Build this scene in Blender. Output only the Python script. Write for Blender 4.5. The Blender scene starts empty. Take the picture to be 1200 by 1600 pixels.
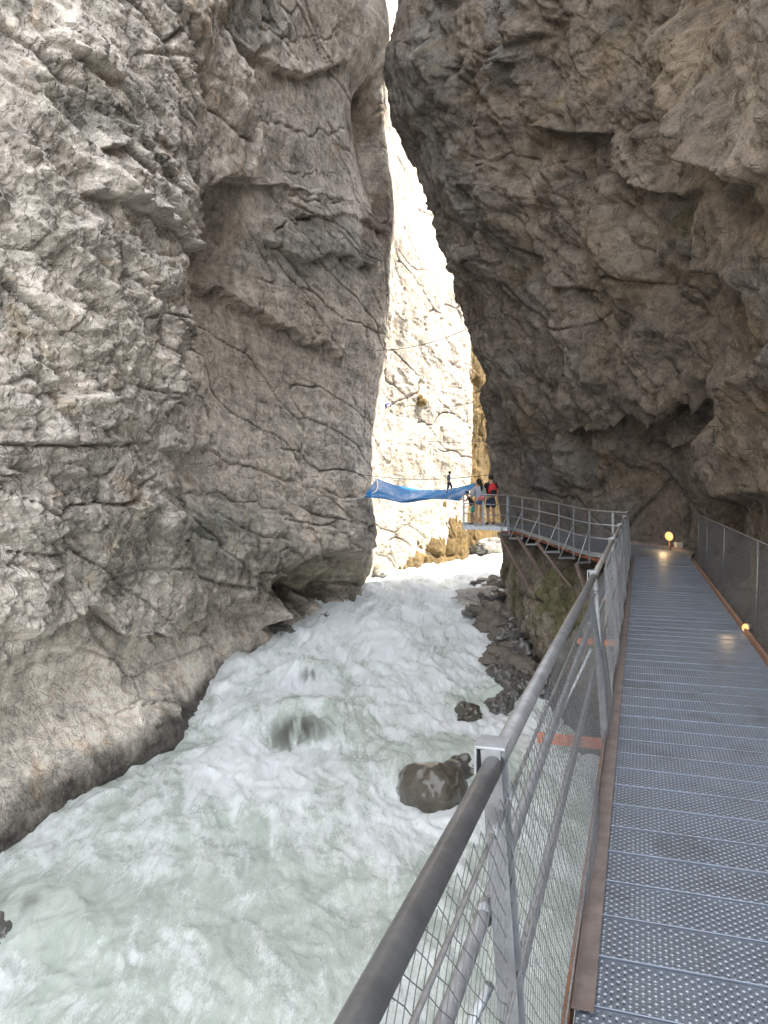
import bpy, math, random
import numpy as np
from mathutils import Vector, Matrix

random.seed(7)
scene = bpy.context.scene
COL = scene.collection
R = math.radians

# ------------------------------------------------------------------ camera
H = 1.7            # eye height above the walkway deck (deck = z 0)
F = 1200.0         # focal length in pixels of the 1200 x 1600 photograph
HZ = 764.0         # horizon row
cam_d = bpy.data.cameras.new('camera')
cam_d.sensor_fit = 'VERTICAL'
cam_d.sensor_height = 24.0
cam_d.lens = 24.0 * F / 1600.0
cam_d.shift_y = -(800.0 - HZ) / 1600.0
cam_d.clip_start = 0.05
cam_d.clip_end = 2000
cam = bpy.data.objects.new('camera', cam_d)
cam.location = (0, 0, H)
cam.rotation_euler = (R(90), 0, 0)
COL.objects.link(cam)
scene.camera = cam

# ------------------------------------------------------------------ world, sun, exposure
SUN = Vector((0.56, 0.19, 0.80)).normalized()      # towards the sun
world = bpy.data.worlds.new('World')
scene.world = world
world.use_nodes = True
wn = world.node_tree
bg = wn.nodes['Background']
sky = wn.nodes.new('ShaderNodeTexSky')
sky.sky_type = 'NISHITA'
sky.sun_disc = False
sky.sun_elevation = math.asin(SUN.z)
sky.sun_rotation = math.atan2(SUN.x, SUN.y)
sky.air_density = 1.0
sky.dust_density = 0.8
hs = wn.nodes.new('ShaderNodeHueSaturation')
hs.inputs['Saturation'].default_value = 0.2        # thin bright cloud over the gorge
wn.links.new(sky.outputs[0], hs.inputs['Color'])
wn.links.new(hs.outputs[0], bg.inputs['Color'])
bg.inputs['Strength'].default_value = 0.15
sun_d = bpy.data.lights.new('sun', 'SUN')
sun_d.energy = 2.0
sun_d.angle = R(0.5)
sun_d.color = (1.0, 0.93, 0.82)
sun = bpy.data.objects.new('sun', sun_d)
sun.rotation_euler = SUN.to_track_quat('Z', 'Y').to_euler()
sun.location = (20, 20, 60)
COL.objects.link(sun)
scene.view_settings.view_transform = 'Standard'
scene.view_settings.look = 'None'
scene.view_settings.gamma = 1.0
scene.view_settings.exposure = 3.03
scene.cycles.max_bounces = 6
scene.cycles.diffuse_bounces = 2
scene.cycles.transparent_max_bounces = 16

# ------------------------------------------------------------------ noise (numpy)
def _hash(ix, iy, iz, seed):
    h = (ix.astype(np.uint32) * np.uint32(374761393) + iy.astype(np.uint32) * np.uint32(668265263)
         + iz.astype(np.uint32) * np.uint32(2147483647 ^ 0x5bd1e995) + np.uint32((seed * 974634533) & 0xffffffff))
    h = (h ^ (h >> np.uint32(13))) * np.uint32(1274126177)
    h = (h ^ (h >> np.uint32(16))) * np.uint32(2246822519)
    h = h ^ (h >> np.uint32(15))
    return h

def _h01(ix, iy, iz, seed):
    return (_hash(ix, iy, iz, seed) & np.uint32(0xffffff)).astype(np.float32) / np.float32(0xffffff)

_G = np.array([(1,1,0),(-1,1,0),(1,-1,0),(-1,-1,0),(1,0,1),(-1,0,1),(1,0,-1),(-1,0,-1),
               (0,1,1),(0,-1,1),(0,1,-1),(0,-1,-1),(1,1,0),(-1,1,0),(0,-1,1),(0,-1,-1)], np.float32)

def perlin(p, seed=0):
    i = np.floor(p).astype(np.int64)
    f = (p - i).astype(np.float32)
    u = f * f * f * (f * (f * 6 - 15) + 10)
    out = 0
    for dx in (0, 1):
        wx = u[:, 0] if dx else 1 - u[:, 0]
        for dy in (0, 1):
            wy = u[:, 1] if dy else 1 - u[:, 1]
            for dz in (0, 1):
                wz = u[:, 2] if dz else 1 - u[:, 2]
                g = _G[_hash(i[:, 0] + dx, i[:, 1] + dy, i[:, 2] + dz, seed) & np.uint32(15)]
                dot = g[:, 0] * (f[:, 0] - dx) + g[:, 1] * (f[:, 1] - dy) + g[:, 2] * (f[:, 2] - dz)
                out = out + wx * wy * wz * dot
    return out

def fbm(p, octaves=4, seed=0, gain=0.5, mode=None):
    a, s, tot = 1.0, 0, 0
    q = p.astype(np.float32)
    for k in range(octaves):
        n = perlin(q, seed + k * 17)
        if mode == 'ridge':
            n = 1 - 2 * np.abs(n)
        elif mode == 'billow':
            n = 2 * np.abs(n) - 0.5
        s = s + a * n
        tot += a
        a *= gain
        q = q * 2.03 + 11.7
    return s / tot

def worley(p, seed=0):
    """nearest cell: f1, f2 - f1, three random numbers of the cell, offset to its centre"""
    i = np.floor(p).astype(np.int64)
    n = len(p)
    f1 = np.full(n, 9.0, np.float32); f2 = np.full(n, 9.0, np.float32)
    off = np.zeros((n, 3), np.float32); cid = np.zeros((n, 3), np.int64)
    for dx in (-1, 0, 1):
        for dy in (-1, 0, 1):
            for dz in (-1, 0, 1):
                c = i + np.array((dx, dy, dz))
                pos = np.stack([_h01(c[:, 0], c[:, 1], c[:, 2], seed + k) for k in (1, 2, 3)], 1) * 0.9 + 0.05
                v = (p - (c + pos)).astype(np.float32)
                d = np.sqrt((v * v).sum(1))
                nearer = d < f1
                f2 = np.where(nearer, f1, np.minimum(f2, d))
                f1 = np.where(nearer, d, f1)
                off[nearer] = v[nearer]
                cid[nearer] = c[nearer]
    rnd = np.stack([_h01(cid[:, 0], cid[:, 1], cid[:, 2], seed + k) for k in (7, 8, 9)], 1)
    return f1, f2 - f1, rnd, off

def smooth(a, b, x):
    t = np.clip((x - a) / (b - a), 0, 1)
    return t * t * (3 - 2 * t)

def facets(p, scale, seed, slope=0.5, stretch=(1, 1, 1)):
    """broken-rock relief: every cell has its own level and its own tilt, creased at the joints"""
    q = p * (np.array(stretch, np.float32) / scale)
    q = q + 0.25 * np.stack([perlin(q * 1.7 + 5, seed + 31), perlin(q * 1.7 + 9, seed + 32), perlin(q * 1.7 + 13, seed + 33)], 1)
    f1, gap, rnd, off = worley(q, seed)
    h = (rnd[:, 0] - 0.5) + slope * ((rnd[:, 1] - 0.5) * off[:, 1] + (rnd[:, 2] - 0.5) * off[:, 2] + (rnd[:, 0] - .5) * off[:, 0]) * 2
    return h * smooth(0.0, 0.16, gap) - 0.25 * (1 - smooth(0.0, 0.10, gap))

def strata(b, thick, seed):
    """bedding: layers that stand out by different amounts, with thin dark joints"""
    t = b / thick
    i = np.floor(t); f = t - i
    z = np.zeros_like(i).astype(np.int64)
    a = _h01(i.astype(np.int64), z, z, seed)
    a2 = _h01(i.astype(np.int64) + 1, z, z, seed)
    w = smooth(0.86, 1.0, f)
    return a * (1 - w) + a2 * w - 0.5

def terrace(x, n, hard=0.22):
    """broken steps: the surface climbs in short risers with flats between"""
    y = x * n; i = np.floor(y); f = y - i
    return (i + smooth(0.5 - hard, 0.5 + hard, f)) / n

def joints(p, scale, seed, stretch=(1, 1, 1), w=0.05):
    """thin fractures, 1 in the crack and 0 on the blocks"""
    q = p * (np.array(stretch, np.float32) / scale)
    q = q + 0.35 * np.stack([perlin(q * 1.3 + 5, seed + 31), perlin(q * 1.3 + 9, seed + 32), perlin(q * 1.3 + 13, seed + 33)], 1)
    f1, gap, rnd, off = worley(q, seed)
    return (1 - smooth(0.0, w, gap)) * smooth(-0.15, 0.2, perlin(q * 0.7, seed + 40))

# ------------------------------------------------------------------ object helpers
def tag(o, label=None, cat=None, group=None, kind=None):
    if label: o['label'] = label
    if cat: o['category'] = cat
    if group: o['group'] = group
    if kind: o['kind'] = kind
    return o

def empty(name, loc=(0, 0, 0)):
    o = bpy.data.objects.new(name, None)
    o.empty_display_size = 0.3
    o.location = loc
    COL.objects.link(o)
    return o

def link(name, me, mat, parent=None):
    o = bpy.data.objects.new(name, me)
    if mat is not None:
        me.materials.clear(); me.materials.append(mat)
    COL.objects.link(o)
    if parent is not None:
        o.parent = parent
        o.matrix_parent_inverse = Matrix.Translation(-parent.location) if parent.parent is None else Matrix.Identity(4)
        if parent.parent is not None:
            o.matrix_parent_inverse = Matrix.Identity(4)
    return o

def np_mesh(name, verts, faces, smooth_=True, attrs=None, uv=None):
    me = bpy.data.meshes.new(name)
    verts = np.asarray(verts, np.float32); faces = np.asarray(faces, np.int32)
    me.vertices.add(len(verts))
    me.vertices.foreach_set('co', verts.ravel())
    k = faces.shape[1]
    me.loops.add(faces.size)
    me.loops.foreach_set('vertex_index', faces.ravel())
    me.polygons.add(len(faces))
    me.polygons.foreach_set('loop_start', np.arange(0, faces.size, k, dtype=np.int32))
    me.polygons.foreach_set('use_smooth', np.full(len(faces), smooth_, bool))
    me.update(calc_edges=True)
    for an, av in (attrs or {}).items():
        av = np.asarray(av, np.float32)
        if av.ndim == 2:
            a = me.attributes.new(an, 'FLOAT_COLOR', 'POINT')
            a.data.foreach_set('color', np.concatenate([av, np.ones((len(av), 1), np.float32)], 1).ravel())
        else:
            a = me.attributes.new(an, 'FLOAT', 'POINT')
            a.data.foreach_set('value', av)
    if uv is not None:
        l = me.uv_layers.new(name='UVMap')
        l.data.foreach_set('uv', np.asarray(uv, np.float32)[faces.ravel()].ravel())
    return me

def grid_faces(nr, nc):
    a = np.arange(nr * nc).reshape(nr, nc)
    return np.stack([a[:-1, :-1].ravel(), a[:-1, 1:].ravel(), a[1:, 1:].ravel(), a[1:, :-1].ravel()], 1)

class MB:
    """collects simple solids and links them as ONE mesh object"""
    def __init__(s): s.v = []; s.f = []; s.uv = {}
    def box(s, c, ax, ay, az, bevel=0):
        """c centre; ax, ay, az half-extent vectors"""
        c, ax, ay, az = map(Vector, (c, ax, ay, az)); b = len(s.v)
        for sx in (-1, 1):
            for sy in (-1, 1):
                for sz in (-1, 1):
                    s.v.append(c + ax * sx + ay * sy + az * sz)
        for q in ((0,1,3,2),(4,6,7,5),(0,4,5,1),(2,3,7,6),(0,2,6,4),(1,5,7,3)):
            s.f.append([b + k for k in q])
        return s
    def bar(s, a, b, w, h, up=(0, 0, 1)):
        """flat bar from a to b, w across and h along 'up'"""
        a, b = Vector(a), Vector(b); d = (b - a); L = d.length; d.normalize()
        side = d.cross(Vector(up))
        if side.length < 1e-4: side = d.cross(Vector((1, 0, 0)))
        side.normalize(); u = side.cross(d)
        return s.box((a + b) / 2, d * L / 2, side * w / 2, u * h / 2)
    def tube(s, pts, r, n=8, cap=True):
        pts = [Vector(p) for p in pts]; base = len(s.v); m = len(pts)
        ref = None
        for i, p in enumerate(pts):
            d = (pts[min(i + 1, m - 1)] - pts[max(i - 1, 0)]).normalized()
            if ref is None:
                ref = d.cross(Vector((0, 0, 1)))
                if ref.length < 1e-3: ref = d.cross(Vector((1, 0, 0)))
            ref = (ref - d * ref.dot(d)).normalized(); o = d.cross(ref)
            rr = r[i] if hasattr(r, '__len__') else r
            for k in range(n):
                t = 2 * math.pi * k / n
                s.v.append(p + ref * (math.cos(t) * rr) + o * (math.sin(t) * rr))
        for i in range(m - 1):
            for k in range(n):
                s.f.append([base + i * n + k, base + i * n + (k + 1) % n, base + (i + 1) * n + (k + 1) % n, base + (i + 1) * n + k])
        if cap:
            s.f.append([base + k for k in range(n)][::-1]); s.f.append([base + (m - 1) * n + k for k in range(n)])
        return s
    def ball(s, c, rx, ry=None, rz=None, nu=12, nv=8):
        c = Vector(c); ry = ry or rx; rz = rz or rx; b = len(s.v)
        for j in range(1, nv):
            t = math.pi * j / nv
            for i in range(nu):
                a = 2 * math.pi * i / nu
                s.v.append(c + Vector((rx * math.sin(t) * math.cos(a), ry * math.sin(t) * math.sin(a), rz * math.cos(t))))
        top = len(s.v); s.v.append(c + Vector((0, 0, rz))); s.v.append(c - Vector((0, 0, rz)))
        for j in range(nv - 2):
            for i in range(nu):
                s.f.append([b + j * nu + i, b + (j + 1) * nu + i, b + (j + 1) * nu + (i + 1) % nu, b + j * nu + (i + 1) % nu])
        for i in range(nu):
            s.f.append([top, b + i, b + (i + 1) % nu]); s.f.append([top + 1, b + (nv - 2) * nu + (i + 1) % nu, b + (nv - 2) * nu + i])
        return s
    def build(s, name, mat, parent=None, smooth_=False, bevel=0.0):
        me = bpy.data.meshes.new(name)
        me.from_pydata([tuple(v) for v in s.v], [], s.f)
        if smooth_:
            me.polygons.foreach_set('use_smooth', [True] * len(me.polygons))
        me.update()
        o = link(name, me, mat, parent)
        if bevel:
            m = o.modifiers.new('bevel', 'BEVEL'); m.width = bevel; m.segments = 2; m.limit_method = 'ANGLE'
        return o

def at(px, py, Y):
    """the point at distance Y that the photograph shows at pixel (px, py)"""
    return Vector(((px - 600) * Y / F, Y, H - (py - HZ) * Y / F))

# ------------------------------------------------------------------ materials
class NT:
    def __init__(s, name):
        s.m = bpy.data.materials.new(name); s.m.use_nodes = True
        s.t = s.m.node_tree; s.b = s.t.nodes['Principled BSDF']; s.out = s.t.nodes['Material Output']
    def n(s, typ, **kw):
        nd = s.t.nodes.new('ShaderNode' + typ)
        for k, v in kw.items():
            if k in nd.inputs: s.set(nd.inputs[k], v)
            else: setattr(nd, k, v)
        return nd
    def set(s, sock, v):
        if isinstance(v, bpy.types.NodeSocket): s.t.links.new(v, sock)
        else:
            if hasattr(sock.default_value, '__len__') and not isinstance(v, (int, float)):
                v = tuple(v) + ((1.0,) if len(sock.default_value) == 4 and len(v) == 3 else ())
            sock.default_value = v
    def inp(s, name, v): s.set(s.b.inputs[name], v)
    def math(s, op, a, b=0.0, c=None, clamp=False):
        nd = s.t.nodes.new('ShaderNodeMath'); nd.operation = op; nd.use_clamp = clamp
        s.set(nd.inputs[0], a); s.set(nd.inputs[1], b)
        if c is not None: s.set(nd.inputs[2], c)
        return nd.outputs[0]
    def mix(s, fac, a, b, blend='MIX'):
        nd = s.t.nodes.new('ShaderNodeMix'); nd.data_type = 'RGBA'; nd.blend_type = blend
        s.set(nd.inputs[0], fac); s.set(nd.inputs[6], a); s.set(nd.inputs[7], b)
        return nd.outputs[2]
    def noise(s, vec, scale, detail=4, rough=0.55, dist=0.0):
        nd = s.n('TexNoise'); s.set(nd.inputs['Vector'], vec)
        nd.inputs['Scale'].default_value = scale; nd.inputs['Detail'].default_value = detail
        nd.inputs['Roughness'].default_value = rough; nd.inputs['Distortion'].default_value = dist
        return nd.outputs['Fac']
    def ramp(s, fac, a, b):
        nd = s.n('MapRange'); nd.interpolation_type = 'SMOOTHSTEP'
        s.set(nd.inputs['Value'], fac); nd.inputs['From Min'].default_value = a; nd.inputs['From Max'].default_value = b
        return nd.outputs['Result']
    def pos(s, scale=(1, 1, 1), rot=(0, 0, 0)):
        g = s.n('TexCoord')
        mp = s.n('Mapping'); s.t.links.new(g.outputs['Object'], mp.inputs['Vector'])
        mp.inputs['Scale'].default_value = scale; mp.inputs['Rotation'].default_value = rot
        return mp.outputs[0]
    def bump(s, height, strength, dist, normal=None):
        nd = s.n('Bump'); s.set(nd.inputs['Height'], height)
        nd.inputs['Strength'].default_value = strength; nd.inputs['Distance'].default_value = dist
        if normal is not None: s.set(nd.inputs['Normal'], normal)
        return nd.outputs[0]
    def attr(s, name):
        nd = s.n('Attribute'); nd.attribute_name = name
        return nd

def rock_material(name, tilt=(0, 0, 0), bed=3.0, rough=0.9, grit=1.0, pale=(0.62, 0.60, 0.56), pale_k=0.40):
    """limestone: colour zones come from the 'tint' attribute of the mesh, grain and weathering from noise"""
    t = NT(name)
    p = t.pos()
    pb = t.pos((0.45, 0.45, bed), tilt)
    pv = t.pos((2.2, 2.2, 0.35))
    tint = t.attr('tint').outputs['Color']
    big = t.noise(p, 0.9, 6, 0.62, 0.6)
    mid = t.noise(p, 4.5, 8, 0.68, 0.4)
    fine = t.noise(p, 24, 6, 0.7)
    beds = t.noise(pb, 1.1, 6, 0.65, 0.5)
    run = t.noise(pv, 1.0, 5, 0.6, 0.3)
    v = t.math('MULTIPLY_ADD', big, 0.9, 0.0)
    v = t.math('MULTIPLY_ADD', mid, 1.25, v)
    v = t.math('MULTIPLY_ADD', fine, 1.0, v)
    v = t.math('MULTIPLY_ADD', beds, 0.75, v)
    v = t.math('MULTIPLY_ADD', run, 0.5, v)            # mean about 1.9
    k = t.math('MULTIPLY_ADD', t.math('SUBTRACT', v, 2.2), 1.65, 1.02)
    k = t.math('MAXIMUM', k, 0.25)
    g = t.n('CombineColor'); 
    for c in range(3): t.set(g.inputs[c], k)
    col = t.mix(1.0, tint, g.outputs[0], 'MULTIPLY')
    # pale lichen / calcite patches, brown iron stain, dark weathering runs
    col = t.mix(t.math('MULTIPLY', t.ramp(t.noise(p, 2.3, 7, 0.7, 1.0), 0.56, 0.68), pale_k), col, t.mix(0.6, col, pale, 'MIX'))
    col = t.mix(t.math('MULTIPLY', t.ramp(t.noise(p, 0.8, 6, 0.66, 1.4), 0.54, 0.68), 0.45), col, t.mix(1.0, col, (0.86, 0.66, 0.46), 'MULTIPLY'))
    col = t.mix(t.math('MULTIPLY', t.ramp(t.noise(pv, 0.7, 6, 0.7, 1.2), 0.57, 0.70), 0.55), col, t.mix(1.0, col, (0.46, 0.47, 0.44), 'MULTIPLY'))
    col = t.mix(t.math('MULTIPLY', t.ramp(t.noise(p, 9.0, 5, 0.7, 0.5), 0.60, 0.72), 0.45), col, t.mix(1.0, col, (0.40, 0.39, 0.36), 'MULTIPLY'))
    t.inp('Base Color', col)
    t.inp('Roughness', rough)
    t.inp('Specular IOR Level', 0.25)
    vor = t.n('TexVoronoi'); vor.feature = 'DISTANCE_TO_EDGE'
    wp = t.mix(0.12, p, t.n('TexNoise', Scale=3.0, Vector=p).outputs['Color'])
    t.set(vor.inputs['Vector'], wp); vor.inputs['Scale'].default_value = 2.6
    crack = t.ramp(vor.outputs['Distance'], 0.0, 0.035)
    h = t.math('MULTIPLY_ADD', crack, 0.35, t.math('MULTIPLY', mid, 1.6))
    h = t.math('MULTIPLY_ADD', beds, 0.8, h)
    h = t.math('MULTIPLY_ADD', fine, 0.42, h)
    h = t.math('MULTIPLY_ADD', t.noise(p, 80, 4, 0.7), 0.12, h)
    t.inp('Normal', t.bump(h, 0.85 * grit, 0.09))
    return t.m

def metal(name, col, rough=0.45, metallic=0.8, rust=0.0, scale=14):
    t = NT(name)
    p = t.pos()
    n1 = t.noise(p, scale, 6, 0.65); n2 = t.noise(p, scale * 6, 4, 0.6)
    c = t.mix(t.ramp(n1, 0.3, 0.75), tuple(x * 0.72 for x in col), tuple(min(1, x * 1.18) for x in col))
    met = metallic
    if rust:
        k = t.math('MULTIPLY', t.ramp(t.noise(p, 5, 8, 0.7, 0.8), 0.62 - 0.3 * rust, 0.80 - 0.3 * rust), 1.0)
        c = t.mix(k, c, t.mix(n2, (0.11, 0.045, 0.02), (0.30, 0.15, 0.09)))
        met = t.math('MULTIPLY', t.math('SUBTRACT', 1.0, k), metallic)
    t.inp('Base Color', c); t.inp('Metallic', met)
    t.inp('Roughness', t.math('MULTIPLY_ADD', n2, 0.3, rough - 0.12))
    t.inp('Normal', t.bump(n2, 0.15, 0.004))
    return t.m

def plain(name, col, rough=0.8, var=0.25, scale=20, sheen=0.0):
    t = NT(name); p = t.pos()
    n = t.noise(p, scale, 5, 0.65)
    t.inp('Base Color', t.mix(n, tuple(x * (1 - var) for x in col), tuple(min(1, x * (1 + var)) for x in col)))
    t.inp('Roughness', rough); t.inp('Specular IOR Level', 0.3)
    t.inp('Normal', t.bump(t.noise(p, scale * 3, 3), 0.2, 0.01))
    return t.m

M = {}
M['galv'] = metal('galvanised steel', (0.38, 0.405, 0.43), 0.45, 0.7)
M['rail'] = metal('brushed steel tube', (0.185, 0.19, 0.195), 0.42, 0.45)
M['worn_rail'] = metal('weathered steel rail', (0.24, 0.225, 0.21), 0.5, 0.5, rust=0.15)
M['rust'] = metal('rusty steel', (0.26, 0.15, 0.10), 0.75, 0.2, rust=0.6, scale=9)
M['kerb'] = metal('rusted angle steel', (0.185, 0.15, 0.135), 0.7, 0.15, rust=0.12, scale=9)
M['primer'] = metal('red primer steel', (0.50, 0.17, 0.09), 0.7, 0.0, rust=0.15)
M['wire'] = metal('zinc wire', (0.46, 0.48, 0.51), 0.4, 0.7, scale=30)
M['post_steel'] = metal('dull galvanised post', (0.26, 0.275, 0.29), 0.5, 0.6)
M['dark_wire'] = metal('dull wire', (0.20, 0.20, 0.20), 0.5, 0.6, scale=30)
M['net_wire'] = metal('weathered zinc wire', (0.15, 0.16, 0.17), 0.5, 0.5, scale=30)
M['strut'] = metal('weathered brown steel', (0.24, 0.18, 0.15), 0.7, 0.3, rust=0.3)

def deck_material():
    """perforated anti-slip steel planks: upturned domes and drain holes in rows, in metres of the UV map"""
    t = NT('perforated steel plank')
    uv = t.n('UVMap').outputs[0]
    sp = t.n('SeparateXYZ'); t.t.links.new(uv, sp.inputs[0])
    x, y = sp.outputs[0], sp.outputs[1]
    def dots(pitch, ox, oy):
        fx = t.math('SUBTRACT', t.math('FRACT', t.math('MULTIPLY_ADD', x, 1 / pitch, ox)), 0.5)
        fy = t.math('SUBTRACT', t.math('FRACT', t.math('MULTIPLY_ADD', y, 1 / pitch, oy)), 0.5)
        return t.math('MULTIPLY', t.math('SQRT', t.math('ADD', t.math('MULTIPLY', fx, fx), t.math('MULTIPLY', fy, fy))), pitch)
    P = 0.0405
    dome = t.math('MINIMUM', dots(P, 0, 0), dots(P, .5, .5))
    hole = t.math('MINIMUM', dots(P, .5, 0), dots(P, 0, .5))
    hd = t.math('SUBTRACT', 1.0, t.ramp(dome, 0.002, 0.0102))
    n = t.noise(t.pos(), 6, 6, 0.65); n2 = t.noise(t.pos(), 60, 4, 0.6)
    c = t.mix(n, (0.14, 0.168, 0.21), (0.245, 0.28, 0.335))
    c = t.mix(t.math('MULTIPLY', hd, 0.75), c, (0.62, 0.65, 0.70))       # domes are worn bright by shoes
    c = t.mix(t.math('MULTIPLY', t.ramp(t.noise(t.pos(), 2.2, 7, 0.7, .6), 0.5, 0.72), 0.45), c, (0.10, 0.09, 0.075))
    t.inp('Base Color', c); t.inp('Metallic', 0.55)
    t.inp('Roughness', t.math('MULTIPLY_ADD', n2, 0.22, 0.30))
    t.inp('Normal', t.bump(hd, 0.9, 0.006, t.bump(n2, 0.1, 0.003)))
    tr = t.n('BsdfTransparent')
    mx = t.n('MixShader')
    hm = t.math('SUBTRACT', 1.0, t.ramp(hole, 0.0028, 0.0046))
    hm2 = t.math('SUBTRACT', 1.0, t.ramp(dome, 0.0, 0.0028))
    t.set(mx.inputs[0], t.math('MAXIMUM', hm, 0.0))
    t.t.links.new(t.b.outputs[0], mx.inputs[1]); t.t.links.new(tr.outputs[0], mx.inputs[2])
    t.t.links.new(mx.outputs[0], t.out.inputs[0])
    return t.m
M['deck'] = deck_material()

def water_material():
    t = NT('glacial white water')
    foam = t.attr('foam').outputs['Fac']
    p = t.pos((1, 0.38, 1), (0, 0, R(-14)))
    n1 = t.noise(p, 2.2, 8, 0.7, 1.2); n2 = t.noise(p, 11, 7, 0.72, 0.8); n3 = t.noise(p, 45, 4, 0.7)
    f = t.math('ADD', foam, t.math('MULTIPLY', t.math('SUBTRACT', n1, 0.5), 1.1))
    f = t.math('ADD', f, t.math('MULTIPLY', t.math('SUBTRACT', n2, 0.5), 1.2))
    f = t.math('ADD', f, t.math('MULTIPLY', t.math('SUBTRACT', n3, 0.5), 0.9))
    k = t.ramp(f, 0.05, 0.95)
    col = t.mix(t.ramp(n1, 0.35, 0.65), (0.48, 0.54, 0.48), (0.60, 0.65, 0.59))
    col = t.mix(k, col, (0.84, 0.87, 0.87))
    col = t.mix(t.math('MULTIPLY', t.attr('thin').outputs['Fac'], 0.95), col, (0.075, 0.07, 0.06))     # the dark rock shows through thin water
    t.inp('Base Color', col)
    t.inp('Roughness', t.math('MULTIPLY_ADD', k, 0.45, 0.16))
    t.inp('IOR', 1.33)
    h = t.math('MULTIPLY_ADD', n2, 0.6, t.math('MULTIPLY', n3, 0.22))
    t.inp('Normal', t.bump(h, 0.7, 0.10))
    return t.m
M['water'] = water_material()

def boulder_material(name, col, wet=0.0):
    t = NT(name); p = t.pos()
    n = t.noise(p, 3, 8, 0.68, 0.5); n2 = t.noise(p, 18, 6, 0.7)
    c = t.mix(t.math('MULTIPLY_ADD', n2, 0.5, t.math('MULTIPLY', n, 0.6)), tuple(x * 0.45 for x in col), tuple(x * 1.5 for x in col))
    c = t.mix(t.math('MULTIPLY', t.ramp(t.noise(p, 5, 5), 0.55, 0.7), 0.4), c, (0.07, 0.075, 0.03))
    t.inp('Base Color', c)
    t.inp('Roughness', 0.9 - 0.6 * wet); t.inp('Specular IOR Level', 0.3 + 0.4 * wet)
    t.inp('Coat Weight', wet); t.inp('Coat Roughness', 0.12)
    t.inp('Normal', t.bump(t.math('MULTIPLY_ADD', n2, 0.5, n), 0.8, 0.06))
    return t.m
M['wet_rock'] = boulder_material('wet dark rock', (0.075, 0.065, 0.045), 1.0)
M['dark_rock'] = boulder_material('damp dark rock', (0.085, 0.080, 0.072), 0.85)
M['mid_rock'] = boulder_material('brown river rock', (0.17, 0.145, 0.12), 0.25)
M['pale_rock'] = boulder_material('pale dry river rock', (0.48, 0.45, 0.41), 0.0)

# ------------------------------------------------------------------ cliffs
def pchip(xk, yk, x):
    """shape-preserving cubic through rows yk (k, ...) at xk, sampled at x"""
    xk = np.asarray(xk, float); h = np.diff(xk).reshape((-1,) + (1,) * (yk.ndim - 1))
    d = np.diff(yk, axis=0) / h
    m = np.zeros_like(yk)
    a, b = d[:-1], d[1:]
    with np.errstate(divide='ignore', invalid='ignore'):
        hm = np.where(a * b > 0, 2 * a * b / (a + b), 0)
    m[1:-1] = hm; m[0] = d[0]; m[-1] = d[-1]
    i = np.clip(np.searchsorted(xk, x, side='right') - 1, 0, len(xk) - 2)
    hh = np.diff(xk)[i]; t = (x - xk[i]) / hh
    sh = (-1,) + (1,) * (yk.ndim - 1)
    t = t.reshape(sh); hh = hh.reshape(sh)
    return ((1 + 2 * t) * (1 - t) ** 2) * yk[i] + t * (1 - t) ** 2 * hh * m[i] + t * t * (3 - 2 * t) * yk[i + 1] + t * t * (t - 1) * hh * m[i + 1]

def catmull(yk, x):
    n = len(yk); i = np.clip(np.floor(x).astype(int), 0, n - 2); t = (x - i).reshape((-1,) + (1,) * (yk.ndim - 1))
    p0 = yk[np.maximum(i - 1, 0)]; p1 = yk[i]; p2 = yk[i + 1]; p3 = yk[np.minimum(i + 2, n - 1)]
    s = 0.42
    m1 = (p2 - p0) * s; m2 = (p3 - p1) * s
    return (2 * t**3 - 3 * t**2 + 1) * p1 + (t**3 - 2 * t**2 + t) * m1 + (-2 * t**3 + 3 * t**2) * p2 + (t**3 - t**2) * m2

def poly_dist(px, py, pts):
    """distance to a polyline, and on which side (negative = above a line drawn left to right)"""
    best = np.full(len(px), 1e9, np.float32); side = np.zeros(len(px), np.float32); along = np.zeros(len(px), np.float32)
    acc = 0.0
    for (x0, y0), (x1, y1) in zip(pts[:-1], pts[1:]):
        dx, dy = x1 - x0, y1 - y0; L2 = dx * dx + dy * dy; L = math.sqrt(L2)
        t = np.clip(((px - x0) * dx + (py - y0) * dy) / L2, 0, 1)
        ex, ey = px - (x0 + t * dx), py - (y0 + t * dy)
        d = np.sqrt(ex * ex + ey * ey)
        m = d < best
        best[m] = d[m]; side[m] = np.sign(dx * (py - y0) - dy * (px - x0))[m]; along[m] = (acc + t * L)[m]
        acc += L
    ends = smooth(0, 0.10 * acc + 1, along) * smooth(0, 0.10 * acc + 1, acc - along)
    return best, best * np.where(side == 0, 1, side), ends

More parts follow.
